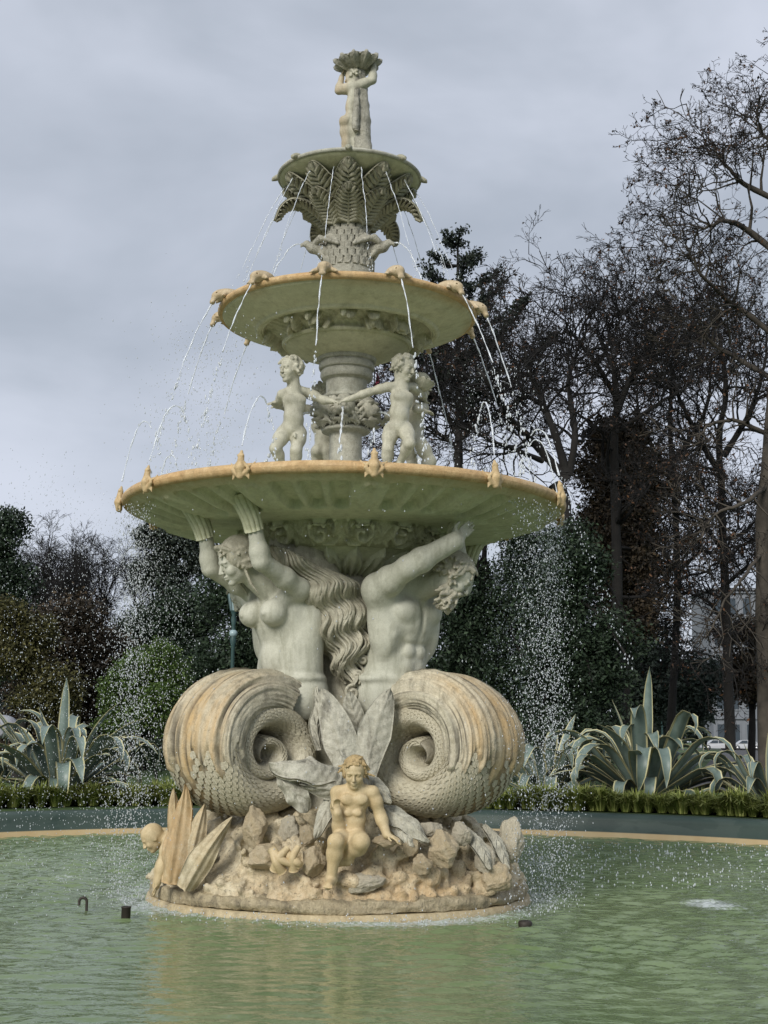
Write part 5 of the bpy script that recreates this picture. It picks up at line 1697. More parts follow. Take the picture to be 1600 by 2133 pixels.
plane_limbs('plane_tree', gp(1600, Y), [
    ([at(1600, 1600, Y), at(1592, 1300, Y), at(1596, 1050, Y), at(1632, 780, Y), at(1660, 500, Y), at(1665, 300, Y)], .30, .12, 6),
    ([at(1655, 560, Y), at(1560, 480, Y), at(1510, 450, Y - 1), at(1470, 455, Y - 1), at(1445, 445, Y - 1)], .14, .02, 16),
    ([at(1662, 440, Y), at(1560, 390, Y), at(1530, 370, Y), at(1505, 345, Y), at(1485, 325, Y)], .12, .02, 15),
    ([at(1665, 340, Y), at(1600, 285, Y), at(1585, 255, Y), at(1610, 215, Y)], .09, .02, 16),
    ([at(1640, 720, Y), at(1530, 630, Y), at(1460, 570, Y - 1), at(1425, 510, Y - 1)], .12, .02, 18),
    ([at(1630, 800, Y), at(1520, 740, Y + 1), at(1450, 700, Y + 1), at(1410, 660, Y + 1)], .11, .02, 16),
    ([at(1600, 1010, Y), at(1545, 1050, Y - 1), at(1490, 1070, Y - 1), at(1440, 1120, Y - 1)], .09, .02, 14),
    ([at(1612, 910, Y), at(1530, 880, Y), at(1470, 900, Y), at(1420, 950, Y)], .09, .02, 15),
    ([at(1588, 1150, Y), at(1550, 1200, Y - 1), at(1510, 1250, Y - 1), at(1480, 1310, Y - 1)], .07, .02, 12)],
    7, 'tall plane tree with hanging brown leaves at the right edge of the garden', leaves=13, bark='bark_pale', L=.95, ts=.85, up=.05)
Y = 33.0
plane_limbs('plane_tree', gp(1510, Y), [
    ([at(1522, 1560, Y), at(1510, 1200, Y), at(1498, 950, Y), at(1506, 800, Y), at(1490, 700, Y)], .26, .08, 20),
    ([at(1508, 1000, Y), at(1450, 900, Y), at(1415, 800, Y), at(1405, 730, Y)], .18, .03, 18),
    ([at(1508, 950, Y), at(1560, 860, Y), at(1590, 760, Y), at(1600, 650, Y)], .18, .03, 18),
    ([at(1510, 1150, Y), at(1450, 1080, Y - 1), at(1390, 1070, Y - 1), at(1340, 1100, Y - 1)], .13, .03, 18),
    ([at(1510, 1220, Y), at(1560, 1180, Y - 1), at(1600, 1160, Y - 1)], .12, .03, 12),
    ([at(1510, 1300, Y), at(1470, 1250, Y), at(1420, 1250, Y), at(1380, 1290, Y)], .10, .03, 16)],
    8, 'dark plane tree standing in front of the pale building', leaves=13, L=1.7, ts=1.4, up=.05)
Y = 40.0
plane_limbs('plane_tree', gp(1405, Y), [
    ([at(1395, 1560, Y), at(1412, 1200, Y), at(1398, 900, Y), at(1405, 800, Y), at(1395, 730, Y)], .24, .05, 10),
    ([at(1405, 1000, Y), at(1345, 900, Y), at(1320, 800, Y)], .18, .03, 10),
    ([at(1405, 960, Y), at(1465, 860, Y), at(1480, 740, Y)], .18, .03, 10),
    ([at(1405, 1180, Y), at(1350, 1120, Y), at(1310, 1130, Y)], .14, .03, 18),
    ([at(1405, 1200, Y), at(1460, 1150, Y), at(1500, 1160, Y)], .14, .03, 16)],
    9, 'farther bare plane tree between the round bush and the pale building', L=1.9, ts=1.6)
Y = 36.0
plane_limbs('plane_tree', gp(945, Y), [
    ([at(950, 1560, Y), at(950, 1200, Y), at(952, 1000, Y), at(955, 900, Y)], .35, .2, 0),
    ([at(955, 910, Y), at(920, 850, Y), at(890, 810, Y), at(870, 770, Y)], .15, .03, 15),
    ([at(955, 900, Y), at(965, 840, Y), at(960, 780, Y)], .15, .03, 14),
    ([at(955, 920, Y), at(1010, 870, Y), at(1045, 820, Y)], .13, .03, 20),
    ([at(955, 930, Y), at(910, 910, Y), at(870, 915, Y)], .12, .03, 20)],
    10, 'bushy bare tree seen just right of the dancing boys', leaves=13, L=1.5, ts=1.25)

def bunya(x, Y, ytop, seed, label):
    """araucaria: whorls of long limbs turned up at the end, each clad in foliage tufts"""
    rnd = np.random.default_rng(seed)
    b = np.array(gp(x, Y))
    root = tag(empty('araucaria', b), label, 'tree')
    h = at(x, ytop, Y)[2] - b[2]
    obj('trunk', *tube(smooth_curve([(0, 0, -.2), (.05, 0, h * .5), (0, 0, h)], 20), np.linspace(.34, .04, 20), 8), M['bark'], root)
    P, tw = [], MB()
    z = h
    k = 0
    while z > h * .60:
        t = (h - z) / h
        L = .8 + 7.0 * min(t * 1.6, .42)
        nb = 5
        for j in range(nb):
            if rnd.random() < .12: continue
            a = 2 * np.pi * (j + .5 * (k % 2)) / nb + rnd.uniform(-.3, .3)
            d = np.array([math.cos(a), math.sin(a), 0])
            l = L * rnd.uniform(.75, 1.15)
            c = smooth_curve([(0, 0, z), d * l * .5 + [0, 0, z + l * .10], d * l + [0, 0, z + l * .48]], 12)
            tw.add(*tube(c, np.linspace(.06, .02, 12), 5))
            m = int(64 * l) + 50
            s = rnd.uniform(.3, 1.0, m) ** .6
            i = np.clip((s * 11).astype(int), 0, 11)
            # side shoots hugging the limb
            q = c[i] + rnd.normal(0, .10, (m, 3)) + np.array([0, 0, .06])
            P.append(q)
            for _ in range(int(l * 2.6)):
                i0 = rnd.integers(4, 11)
                sd_ = unit(np.cross(d, [0, 0, 1.0])) * rnd.choice([-1, 1]) + d * .6 + np.array([0, 0, rnd.uniform(.2, .8)])
                e = c[i0] + unit(sd_) * rnd.uniform(.35, .8)
                tt = rnd.uniform(0, 1, (44, 1))
                P.append(c[i0] * (1 - tt) + e * tt + rnd.normal(0, .07, (44, 3)))
        z -= rnd.uniform(.8, 1.1); k += 1
    tw.build('limbs', M['twig'], root)
    P = np.concatenate(P)
    obj('crown', *leaves_mesh(P, .15, rnd, -.4), M['arau'], root)
bunya(953, 36, 510, 3, 'tall araucaria with upturned dark tufted branches rising beside the middle basin')

blob_tree('round_cypress', 1300, 29, [(1290, 1000, 110, 120), (1280, 1120, 108, 140), (1310, 1220, 90, 150), (1295, 915, 72, 60)],
          'dark brownish round topped evergreen behind the right side of the lower basin', mat='brown', seed=3, nc=190, leaf=.12, cs=.9)
blob_tree('laurel_tree', 1190, 23, [(1190, 1180, 75, 130), (1170, 1330, 95, 150), (1215, 1440, 100, 120), (1260, 1350, 80, 120), (1200, 1530, 130, 70)],
          'dark green laurel behind the falling drops right of the merman', mat='ever', seed=4, nc=130, leaf=.11, cs=.85)
blob_tree('laurel_tree', 960, 27, [(955, 1230, 100, 170), (1010, 1400, 110, 150), (920, 1420, 80, 150), (1060, 1250, 80, 130), (1090, 1420, 90, 130), (975, 1090, 75, 80), (1090, 1140, 55, 70), (1030, 1540, 130, 60)],
          'broad dark laurel filling the gap beside the merman', mat='ever', seed=5, nc=170, leaf=.12, cs=.95)
blob_tree('yew_tree', 1400, 44, [(1420, 1440, 95, 85), (1350, 1430, 90, 90), (1460, 1420, 50, 70), (1330, 1340, 80, 90)],
          'wide dark yew with a bare lower trunk left of the parked cars', mat='ever2', seed=6, nc=90, leaf=.16, cs=1.3)
blob_tree('yew_tree', 1560, 46, [(1575, 1420, 60, 60), (1610, 1340, 60, 90), (1545, 1400, 36, 60), (1530, 1320, 26, 40)],
          'dark shrubby tree right of the white facade', mat='brown', seed=7, nc=50, leaf=.16, cs=1.3)
blob_tree('yew_tree', 1150, 34, [(1140, 1400, 60, 100), (1120, 1240, 60, 100), (1150, 1510, 80, 60)],
          'dark tree deep behind the falling drops', mat='ever2', seed=27, nc=60, leaf=.14, cs=1.1)
blob_tree('cedar_tree', -20, 30, [(-10, 1130, 46, 85), (5, 1230, 68, 85), (-10, 1340, 90, 100), (12, 1095, 26, 40)],
          'dark green cedar cut by the left edge of the picture', mat='ever', seed=8, nc=100, leaf=.12, cs=.9)
blob_tree('olive_bush', 40, 27, [(20, 1295, 50, 60), (70, 1320, 40, 50), (30, 1370, 60, 60), (90, 1440, 80, 80)],
          'olive yellow leaved tree by the left edge', mat='olive', seed=9, nc=80, leaf=.10, cs=.7)
blob_tree('holm_oak', 150, 36, [(150, 1300, 100, 75), (90, 1390, 120, 110), (200, 1390, 110, 120), (150, 1480, 160, 80), (60, 1530, 140, 60)],
          'wide dark holm oak behind the left agave', mat='brown', seed=10, nc=150, leaf=.14, cs=1.1)
blob_tree('holm_oak', 300, 38, [(290, 1330, 80, 80), (340, 1300, 60, 90), (290, 1420, 100, 110), (380, 1370, 80, 120), (410, 1290, 60, 100), (300, 1520, 140, 70)],
          'dark green holm oak behind the bright green shrub', mat='ever', seed=11, nc=150, leaf=.14, cs=1.1)
blob_tree('laurel_tree', 480, 33, [(480, 1230, 70, 100), (470, 1360, 90, 130), (540, 1310, 70, 140), (430, 1440, 80, 110), (540, 1450, 80, 100), (600, 1340, 80, 160), (470, 1530, 150, 70)],
          'dark laurel behind the lamp post and the mermaid', mat='ever', seed=12, nc=150, leaf=.13, cs=1.0)
blob_tree('pine_tree', 335, 44, [(345, 1150, 36, 60), (385, 1135, 36, 36), (312, 1118, 26, 26), (355, 1210, 50, 50), (425, 1165, 40, 50), (300, 1200, 30, 40)],
          'ragged conifer showing below the left end of the lower basin', mat='arau', seed=13, nc=46, leaf=.16, cs=.8)
blob_tree('green_shrub', 257, 16.5, [(335, 1365, 46, 46), (295, 1395, 60, 50), (262, 1430, 55, 45), (232, 1465, 42, 42), (340, 1440, 52, 70), (290, 1490, 66, 45), (372, 1400, 30, 40), (225, 1510, 34, 30), (350, 1510, 44, 34)],
          'bright green loose shrub on a thin stem behind the left agave', mat='bright', seed=14, nc=105, leaf=.06, cs=.36, trunk_r=.06)
blob_tree('low_hedge', 330, 20, [(250, 1560, 60, 36), (330, 1570, 70, 32), (410, 1570, 60, 34), (180, 1570, 60, 34)],
          'low dark hedge under the bright green shrub', mat='ever', seed=15, nc=70, leaf=.07, cs=.42, trunk_r=.05)
blob_tree('low_hedge', 1130, 18, [(1110, 1590, 60, 34), (1190, 1600, 70, 26)],
          'low dark hedge behind the smaller right agave', mat='ever', seed=16, nc=40, leaf=.07, cs=.42, trunk_r=.05)
# the far wood that closes the view: reads as one mass
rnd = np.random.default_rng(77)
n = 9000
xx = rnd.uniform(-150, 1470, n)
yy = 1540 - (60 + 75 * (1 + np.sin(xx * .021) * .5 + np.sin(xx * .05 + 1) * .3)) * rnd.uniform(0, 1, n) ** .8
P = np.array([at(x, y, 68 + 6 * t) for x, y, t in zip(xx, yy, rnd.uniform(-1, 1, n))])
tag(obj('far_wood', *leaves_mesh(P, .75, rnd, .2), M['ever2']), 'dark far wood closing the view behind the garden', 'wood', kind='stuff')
ELM = ['bare elm nearest the cedar, lowest of the row', 'slender bare elm with upright twigs, second of the row from the cedar', 'highest bare elm in the middle of the row', 'bare elm just right of the highest one', 'bare elm of the row nearest the lower basin', 'short bare elm half behind the cedar and the olive tree', 'thin bare elm poking out from behind the cedar']
for k, (x, yt, Yd) in enumerate(((85, 1150, 66), (118, 1125, 62), (160, 1095, 60), (205, 1100, 64), (258, 1120, 61), (60, 1175, 58), (35, 1140, 50))):
    rnd = np.random.default_rng(70 + k)
    b = gp(x, Yd); H_ = at(x, yt, Yd)[2] - b[2]
    root = tag(empty('bare_elm', b), ELM[k], 'tree', 'row of bare elms')
    sk, tips = grow((0, 0, -.3), (rnd.normal() * .05, 0, 1), H_ * .44, .20, 3, rnd, spread=.36, seglen=1.0, upw=.10, ratio=.62, wig=.10, minr=.016, kids=(3, 5))
    skeleton_parts(sk, root, M['bark'], 1)
    cr = [c for c in root.children if c.name.startswith('crown')][0]
    TW = twig_sprays(0)
    pick = [(s[1], s[1] - s[0]) for s in sk if s[4] >= 2 and rnd.random() < .35][:70] + [(t, np.array([rnd.normal() * .3, 0, 1])) for t in tips][:40]
    for (p, d) in pick:
        q = Vector(unit(unit(d) + np.array([0, 0, .6]))).to_track_quat('X', 'Z').to_matrix().to_4x4()
        link('twig_spray', TW[rnd.integers(6)], None, cr, Matrix.Translation(Vector(p)) @ q @ Matrix.Rotation(rnd.uniform(0, 6.28), 4, 'X') @ Matrix.Scale(rnd.uniform(1.1, 1.9), 4))['kind'] = 'stuff'

# ------------------------------------------------------------------ agaves, border grass
def agave_mat():
    m, nt, b = new_mat('variegated_agave')
    at_ = nt.nodes.new('ShaderNodeAttribute'); at_.attribute_name = 'edge'
    v = coords(nt)
    g = mixc(nt, ramp(nt, noise(nt, v, 3.0, 4, .6), [(.3, 0.), (.7, 1.)]), (0.095, 0.140, 0.122), (0.19, 0.245, 0.215))
    g = mixc(nt, ramp(nt, noise(nt, v, 30, 3, .6), [(.5, 0.), (.75, .45)]), g, (0.17, 0.22, 0.18))
    base = mixc(nt, ramp(nt, at_.outputs['Fac'], [(.77, 0.), (.84, 1.)]), g, (0.56, 0.52, 0.29))
    nt.links.new(base, b.inputs['Base Color'])
    b.inputs['Roughness'].default_value = .42
    return m
M['agave'] = agave_mat()
def agave_leaf_v(base, d, L, W, rise, bend, twist, seed, n=16, m=7, fold=.0):
    """strap leaf: rises, then arches over; V-channelled, tapering to a spine"""
    rnd = np.random.default_rng(seed)
    s = np.linspace(0, 1, n)
    # angle from horizontal along the leaf: starts at rise, ends at rise - bend, mostly turned past 'fold'
    t0 = max(fold, 0.0)
    e = np.clip((s - t0) / max(1 - t0, .05), 0, 1)
    ang = rise - bend * (e ** 1.3 if t0 == 0 else e * e * (3 - 2 * e))
    dx = np.cumsum(np.r_[0, np.cos(ang[:-1])]) * L / (n - 1); dz = np.cumsum(np.r_[0, np.sin(ang[:-1])]) * L / (n - 1)
    side = np.array([-d[1], d[0], 0])
    c = np.asarray(base)[None] + dx[:, None] * d[None] + dz[:, None] * np.array([0, 0, 1.0]) + (twist * s ** 2)[:, None] * side[None] * L * .3
    T = np.gradient(c, axis=0); T /= np.linalg.norm(T, axis=1, keepdims=True)
    B = np.tile(side, (n, 1)); B = B - T * (B * T).sum(1, keepdims=True); B /= np.linalg.norm(B, axis=1, keepdims=True)
    rot = twist * 1.2 * s
    Nn = np.cross(B, T) * -1
    B2 = B * np.cos(rot)[:, None] + Nn * np.sin(rot)[:, None]; N2 = np.cross(T, B2)
    w = W * np.interp(s, [0, .08, .4, .62, .85, .97, 1], [.85, .72, .95, 1.0, .68, .16, .02])
    q = np.linspace(-1, 1, m)
    V = c[:, None] + (w[:, None] * q[None])[..., None] * B2[:, None] + ((np.abs(q) ** 1.6)[None] * w[:, None] * .32)[..., None] * N2[:, None] * np.sign(np.ones(n))[:, None, None]
    Vb = V - N2[:, None] * .018 * np.interp(s, [0, 1], [1.8, .3])[:, None, None] * (1 - .6 * np.abs(q)[None, :, None])
    E = np.tile(np.abs(q), (n, 1))
    nb = n * m
    f = grid_faces(n, m)
    bd = [i * m for i in range(n)] + [(n - 1) * m + j for j in range(1, m)] + [i * m + m - 1 for i in range(n - 2, -1, -1)] + [j for j in range(m - 2, 0, -1)]
    sides = np.array([[bd[i], bd[(i + 1) % len(bd)], bd[(i + 1) % len(bd)] + nb, bd[i] + nb] for i in range(len(bd))])
    return np.concatenate([V.reshape(-1, 3), Vb.reshape(-1, 3)]), [f, f[:, ::-1] + nb, sides], np.concatenate([E.ravel(), E.ravel()])
def agave(x, y, Y, leaves, label, seed):
    p = at(x, y, Y); b = (p[0], p[1], GZ)
    root = tag(empty('agave', b), label, 'agave', 'variegated agaves behind the pool')
    rnd = np.random.default_rng(seed)
    for k, (az, L, W, rise, bend, fold, tw) in enumerate(leaves):
        d = np.array([math.sin(R(az)), -math.cos(R(az)), 0])
        V, F, E = agave_leaf_v(d * .10 + np.array([0, 0, .05]), d, L, W, R(rise), R(bend), tw, seed * 50 + k, fold=fold)
        obj('leaf', V, F, M['agave'], root, True, {'edge': E})
    obj('heart', *tube(np.array([(0, 0, -.1), (0, 0, .25), (0, 0, .5)]), [.24, .2, .06], 10), M['agave'], root, True)
    return root
def rosette(n, Lm, seed, spear=1.0):
    r = np.random.default_rng(seed)
    out = []
    for i in range(n):
        az = i * 137.5 + r.uniform(-12, 12)
        t = i / n                                        # 0 lowest, 1 innermost
        L = Lm * r.uniform(.85, 1.1) * (.85 + .25 * math.sin(t * 3))
        rise = 12 + 62 * t + r.uniform(-9, 9)
        bend = r.uniform(90, 190) if r.random() < .85 else r.uniform(10, 50)
        out.append((az, L, Lm * .062 * r.uniform(.8, 1.15), rise, bend, r.uniform(.3, .66), r.uniform(-.3, .3)))
    out.append((10, Lm * 1.15 * spear, Lm * .05, 88, 4, 0, .05)); out.append((250, Lm * .9 * spear, Lm * .045, 80, 12, 0, .05))
    return out
agave(1345, 1640, 13.0, rosette(56, 2.5, 1, .98) + [(-95, 2.5, .11, 38, 30, .2, .1), (-80, 2.2, .12, 30, 50, .3, 0), (-70, 2.3, .13, 10, 15, .1, .1), (-85, 2.0, .12, 14, 25, .1, 0), (85, 2.3, .13, 35, 35, .2, 0)],
      'largest variegated agave, with a tall central spear, behind the right border', 1)
agave(1140, 1640, 14.0, rosette(36, 2.1, 2, .5), 'smaller variegated agave just right of the merman tail', 2)
agave(1600, 1665, 11.8, rosette(26, 1.8, 3, .8), 'variegated agave cut off by the right edge', 3)
agave(125, 1655, 12.2, rosette(60, 2.25, 4, .95) + [(-95, 1.9, .12, 30, 75, .1, 0), (60, 1.7, .12, 24, 100, .5, 0), (95, 1.6, .11, 30, 60, .4, 0)], 'big variegated agave with looping leaves behind the left border', 4)
agave(-25, 1655, 12.8, rosette(18, 1.6, 5, .9), 'variegated agave cut off by the left edge', 5)

M['grass_l'] = leafy('border_grass', (0.11, 0.14, 0.03), (0.20, 0.24, 0.055), (0.42, 0.44, 0.15), 2.5, rough=.5)
def tuft(seed, n=170, h=.46):
    r = np.random.default_rng(seed)
    V, F = [], []
    for k in range(n):
        a = r.uniform(0, 6.28); lean = r.uniform(.15, 1.3)
        L = h * r.uniform(.65, 1.15)
        d = np.array([math.cos(a), math.sin(a), 0]); s = np.array([-d[1], d[0], 0]) * .010 * r.uniform(.8, 1.5)
        b = d * r.uniform(0, .09)
        m = b + d * L * .35 * lean + np.array([0, 0, L * .62]); e = b + d * L * .95 * lean + np.array([0, 0, L * (1.0 - .42 * lean)])
        o = len(V)
        V += [b - s, b + s, m + s, m - s, e]
        F += [(o, o + 1, o + 2), (o, o + 2, o + 3), (o + 3, o + 2, o + 4)]
    return np.array(V), np.array(F)
TUFT = []
for k in range(5):
    me = mesh_data('grass_tuft', *tuft(k)); me.materials.append(M['grass_l']); TUFT.append(me)
def border(a0, a1, rows, label, group, seed):
    r = np.random.default_rng(seed)
    n = 0
    for (rad, step) in rows:
        a = a0
        while a < a1:
            an = R(a + r.uniform(-.25, .25))
            rr = PR + rad + r.uniform(-.08, .08)
            o = link('border_grass', TUFT[r.integers(5)], None)
            o.location = (PC[0] + rr * math.sin(an), PC[1] + rr * math.cos(an), GZ - .01)
            o.rotation_euler = (0, 0, r.uniform(0, 6.28)); s = r.uniform(.75, 1.2); o.scale = (s * r.uniform(.85, 1.25), s * r.uniform(.85, 1.25), s * r.uniform(.75, 1.2))
            tag(o, label, 'border grass', group)
            a += step
border(11, 62, [(1.15, 1.15), (1.5, 1.2)], 'tuft of yellow green border grass in the long row before the right agaves', 'border grass at the right', 1)
border(-58, -16, [(1.75, 1.3), (2.1, 1.3)], 'tuft of yellow green border grass in the row before the left agaves', 'border grass at the left', 2)

# ------------------------------------------------------------------ lamps, flag, building, cars
M['lamp_paint'] = plain('green_lamp_paint', (0.035, 0.075, 0.072), .45, .2, 6)
M['lamp_glass'] = plain('frosted_glass', (0.30, 0.40, 0.42), .25, .1, 4)
def lamp(x, Y, ylantern, label, w=.42):
    b = np.array(gp(x, Y)); root = tag(empty('street_lamp', b), label, 'street lamp')
    z = at(x, ylantern, Y)[2] - b[2]
    V, F = lathe([(.16, -.1), (.16, .5), (.10, .6), (.075, .75), (.055, 1.2), (.05, z - 1.0), (.06, z - .95), (.09, z - .80), (.06, z - .68), (.05, z - .4), (.08, z - .25), (.05, z - .12), (.10, z)], 16)
    obj('post', V, F, M['lamp_paint'], root)
    V, F = lathe([(w * .22, z), (w * .5, z + .55)], 6); obj('lantern_glass', V, F, M['lamp_glass'], root)
    mb = MB()
    for k in range(6):
        a = 2 * np.pi * k / 6; d = np.array([math.cos(a), math.sin(a), 0])
        mb.add(*tube(np.array([d * w * .225 + [0, 0, z], d * w * .51 + [0, 0, z + .56]]), .014, 5))
    mb.build('lantern_frame', M['lamp_paint'], root)
    V, F = lathe([(w * .55, z + .55), (w * .5, z + .60), (w * .3, z + .75), (w * .12, z + .82), (w * .08, z + .95), (.01, z + 1.0)], 12); obj('lantern_roof', V, F, M['lamp_paint'], root)
    V, F = ICO[2]; obj('ornament', V * [.11, .11, .11] + [0, 0, z - .62], F, M['lamp_glass'], root)
lamp(481, 21, 1272, 'old street lamp with a six sided glass lantern behind the mermaid')
lamp(1379, 60, 1432, 'distant street lamp behind the tall agave spear', .7)
M['flag_red'] = plain('red_flag_cloth', (0.22, 0.02, 0.05), .8, .2, 3)
b = np.array(gp(772, 90)); root = tag(empty('flagpole', b), 'far off flagpole with a red flag behind the column', 'flagpole')
zt = at(770, 768, 90)[2] - b[2]
obj('pole', *tube(np.array([(0, 0, 0), (0, 0, zt)]), [.10, .05], 6), M['bark'], root)
fy, fx = np.meshgrid(np.linspace(0, 1, 9), np.linspace(0, 1, 12), indexing='ij')
V = np.stack([.08 + .30 * fx + .08 * np.sin(fy * 4), .12 * np.sin(fx * 7), zt - 1.1 * fy - .25 - .35 * fx], -1).reshape(-1, 3)
obj('flag', V, grid_faces(9, 12), M['flag_red'], root)

M['render_white'] = plain('pale_render', (0.20, 0.215, 0.24), .85, .18, .2)
M['pane'] = plain('dark_glazing', (0.05, 0.065, 0.08), .12, .2, .5)
def building(x0, x1, ytop, Y, depth, floors, cols, label, mat='render_white'):
    p0, p1 = at(x0, ytop, Y), at(x1, ytop, Y)
    W, H = p1[0] - p0[0], p0[2] - GZ
    root = tag(empty('building', ((p0[0] + p1[0]) / 2, Y, GZ)), label, 'building')
    obj('wall', *box((0, depth / 2, H / 2 - .2), (W, depth, H + .4)), M[mat], root, False)
    fh, cw = H / floors, W / cols
    gv, gf = box((0, 0, 0), (cw * .5, .08, fh * .52)); fv, ff = None, None
    mg = mesh_data('pane', gv, gf, False); mg.materials.append(M['pane'])
    mb = MB()
    for s in (-1, 1): mb.add(*box((s * cw * .29, 0, 0), (cw * .07, .2, fh * .62)))
    for s in (-1, 1): mb.add(*box((0, 0, s * fh * .285), (cw * .51, .2, fh * .05)))
    V, F = mb.get(); mf = mesh_data('window', V, F, False); mf.materials.append(M[mat])
    for i in range(floors):
        for j in range(cols):
            w = link('window', mf, None, root, Matrix.Translation(Vector((-W / 2 + cw * (j + .5), -.06, fh * (i + .52)))))
            link('pane', mg, None, w)
        mbs = MB().add(*box((0, -.1, fh * (i + 1) - .14), (W + .3, .5, .28)))
        mbs.build('cornice', M[mat], root, False)
    obj('roof', *box((0, depth / 2, H + .42), (W + .8, depth + .8, .4)), M[mat], root, False)
building(1478, 1660, 1232, 215, 14, 5, 6, 'pale multi storey building glimpsed through the trees at the right')
M['car_white'] = plain('white_car_paint', (0.45, 0.46, 0.48), .25, .05, 1)
M['car_dark'] = plain('dark_car_paint', (0.03, 0.032, 0.04), .25, .1, 1)
M['tyre'] = plain('tyre_rubber', (0.02, 0.02, 0.02), .8, .1, 4)
M['chrome'] = plain('wheel_rim', (0.5, 0.5, 0.5), .3, .1, 4, metal=.8)
M['tail_red'] = plain('tail_light', (0.4, 0.02, 0.02), .3, .1, 4)
def car(x, Y, mat, label, L=4.4):
    p = at(x, 1530, Y)
    root = tag(empty('parked_car', (p[0], Y, GZ + .13)), label, 'car', 'cars parked along the road')
    side = [(-.5, .30), (-.49, .62), (-.47, .78), (-.30, .90), (-.17, 1.36), (-.08, 1.44), (.14, 1.44), (.24, 1.38), (.36, .96), (.48, .86), (.5, .60), (.49, .30), (.40, .24), (-.40, .24)]
    V, F = [], []
    ws = [-.86, -.80, .80, .86]
    sec = np.array(side)
    k = len(sec)
    for w in ws:
        inset = .94 if abs(w) > .82 else 1.0
        for (a, z) in sec:
            y = w * (1 - .16 * max(0, (z - .9) / .54))
            V.append((a * L * (1 if abs(w) < .82 else .99), y, .24 + (z - .24) * (1 if abs(w) < .82 else .98)))
    V = np.array(V)
    q = [[i * k + j, i * k + (j + 1) % k, (i + 1) * k + (j + 1) % k, (i + 1) * k + j] for i in range(3) for j in range(k)]
    tri = [[0, j, j + 1] for j in range(1, k - 1)] + [[3 * k, 3 * k + j + 1, 3 * k + j] for j in range(1, k - 1)]
    obj('body', V, [np.array(q), np.array(tri)], M[mat], root, False)
    mb = MB()
    for s in (-1, 1):
        mb.add(np.array([(-.27 * L, s * .835, .94), (-.16 * L, s * .79, 1.34), (.01 * L, s * .785, 1.36), (.01 * L, s * .845, .94)]), np.array([[0, 1, 2, 3]]))
        mb.add(np.array([(.03 * L, s * .845, .94), (.03 * L, s * .785, 1.36), (.20 * L, s * .79, 1.33), (.32 * L, s * .845, .97)]), np.array([[0, 1, 2, 3]]))
    mb.build('window', M['pane'], root, False)
    for sx in (-.31, .31):
        for sy in (-1, 1):
            V, F = lathe([(.05, -.1), (.31, -.1), (.33, -.06), (.33, .06), (.31, .1), (.05, .1)], 18)
            w = obj('wheel', V, F, M['tyre'], root, True, None, Matrix.Translation((sx * L, sy * .78, .33)) @ Matrix.Rotation(R(90), 4, 'X'))
            V, F = lathe([(.02, .115), (.19, .11), (.2, .09)], 14); V2 = V * [1, 1, -1]
            obj('rim', np.concatenate([V, V2]), np.concatenate([F, F + len(V)]), M['chrome'], w)
    for sy in (-1, 1):
        obj('headlight', *box((-.495 * L, sy * .62, .70), (.06, .3, .14)), M['chrome'], root, False)
        obj('tail_light', *box((.495 * L, sy * .66, .76), (.06, .22, .16)), M['tail_red'], root, False)
car(1492, 182, 'car_white', 'white parked car beside the yew trunk')
car(1527, 186, 'car_dark', 'dark parked car before the white facade')
car(1553, 180, 'car_white', 'white parked car just left of the right hand agave')
# pale rounded thing seen behind the left agave, small pipes standing in the water
V, F = rock_shape(5, 4, 3, .03)
M['pale'] = plain('pale_stone', (0.30, 0.31, 0.34), .8, .2, 6, bumpy=.4)
p = at(12, 1512, 15)
tag(obj('boulder', V * [.34, .3, .26], F, M['pale'], M=Matrix.Translation(Vector((p[0] - .05, p[1], p[2] - .02)))), 'pale rounded boulder behind the arching agave leaf at the left edge', 'boulder')
M['pipe'] = plain('rusty_pipe', (0.05, 0.042, 0.034), .6, .4, 12, metal=.3)
p = on(180, 1898, 0)
c = np.array([(0, 0, -.3), (0, 0, .075)] + [(-.035 + .035 * math.cos(a), 0, .075 + .035 * math.sin(a)) for a in np.linspace(.3, np.pi, 8)] + [(-.07, 0, .045)])
tag(obj('hooked_pipe', *tube(c * [1.1, 1.1, 1.2], .014, 10), M['pipe'], M=Matrix.Translation(Vector(p))), 'thin hooked pipe standing out of the water at the left', 'pipe')
p = on(262, 1914, 0)
V, F = lathe([(.045, -.3), (.045, .10), (.05, .105), (.05, .115), (.03, .118), (.03, .08), (.001, .08)], 20)
tag(obj('pipe_stub', V, F, M['pipe'], M=Matrix.Translation(Vector(p))), 'short upright pipe stub in the water left of the base', 'pipe')
p = on(1094, 1928, 0)
V, F = lathe([(.05, -.2), (.065, .0), (.068, .03), (.055, .045), (.03, .045), (.001, .03)], 20)
tag(obj('nozzle', V, F, M['pipe'], M=Matrix.Translation(Vector(p))), 'low water nozzle just above the surface right of the base', 'nozzle')
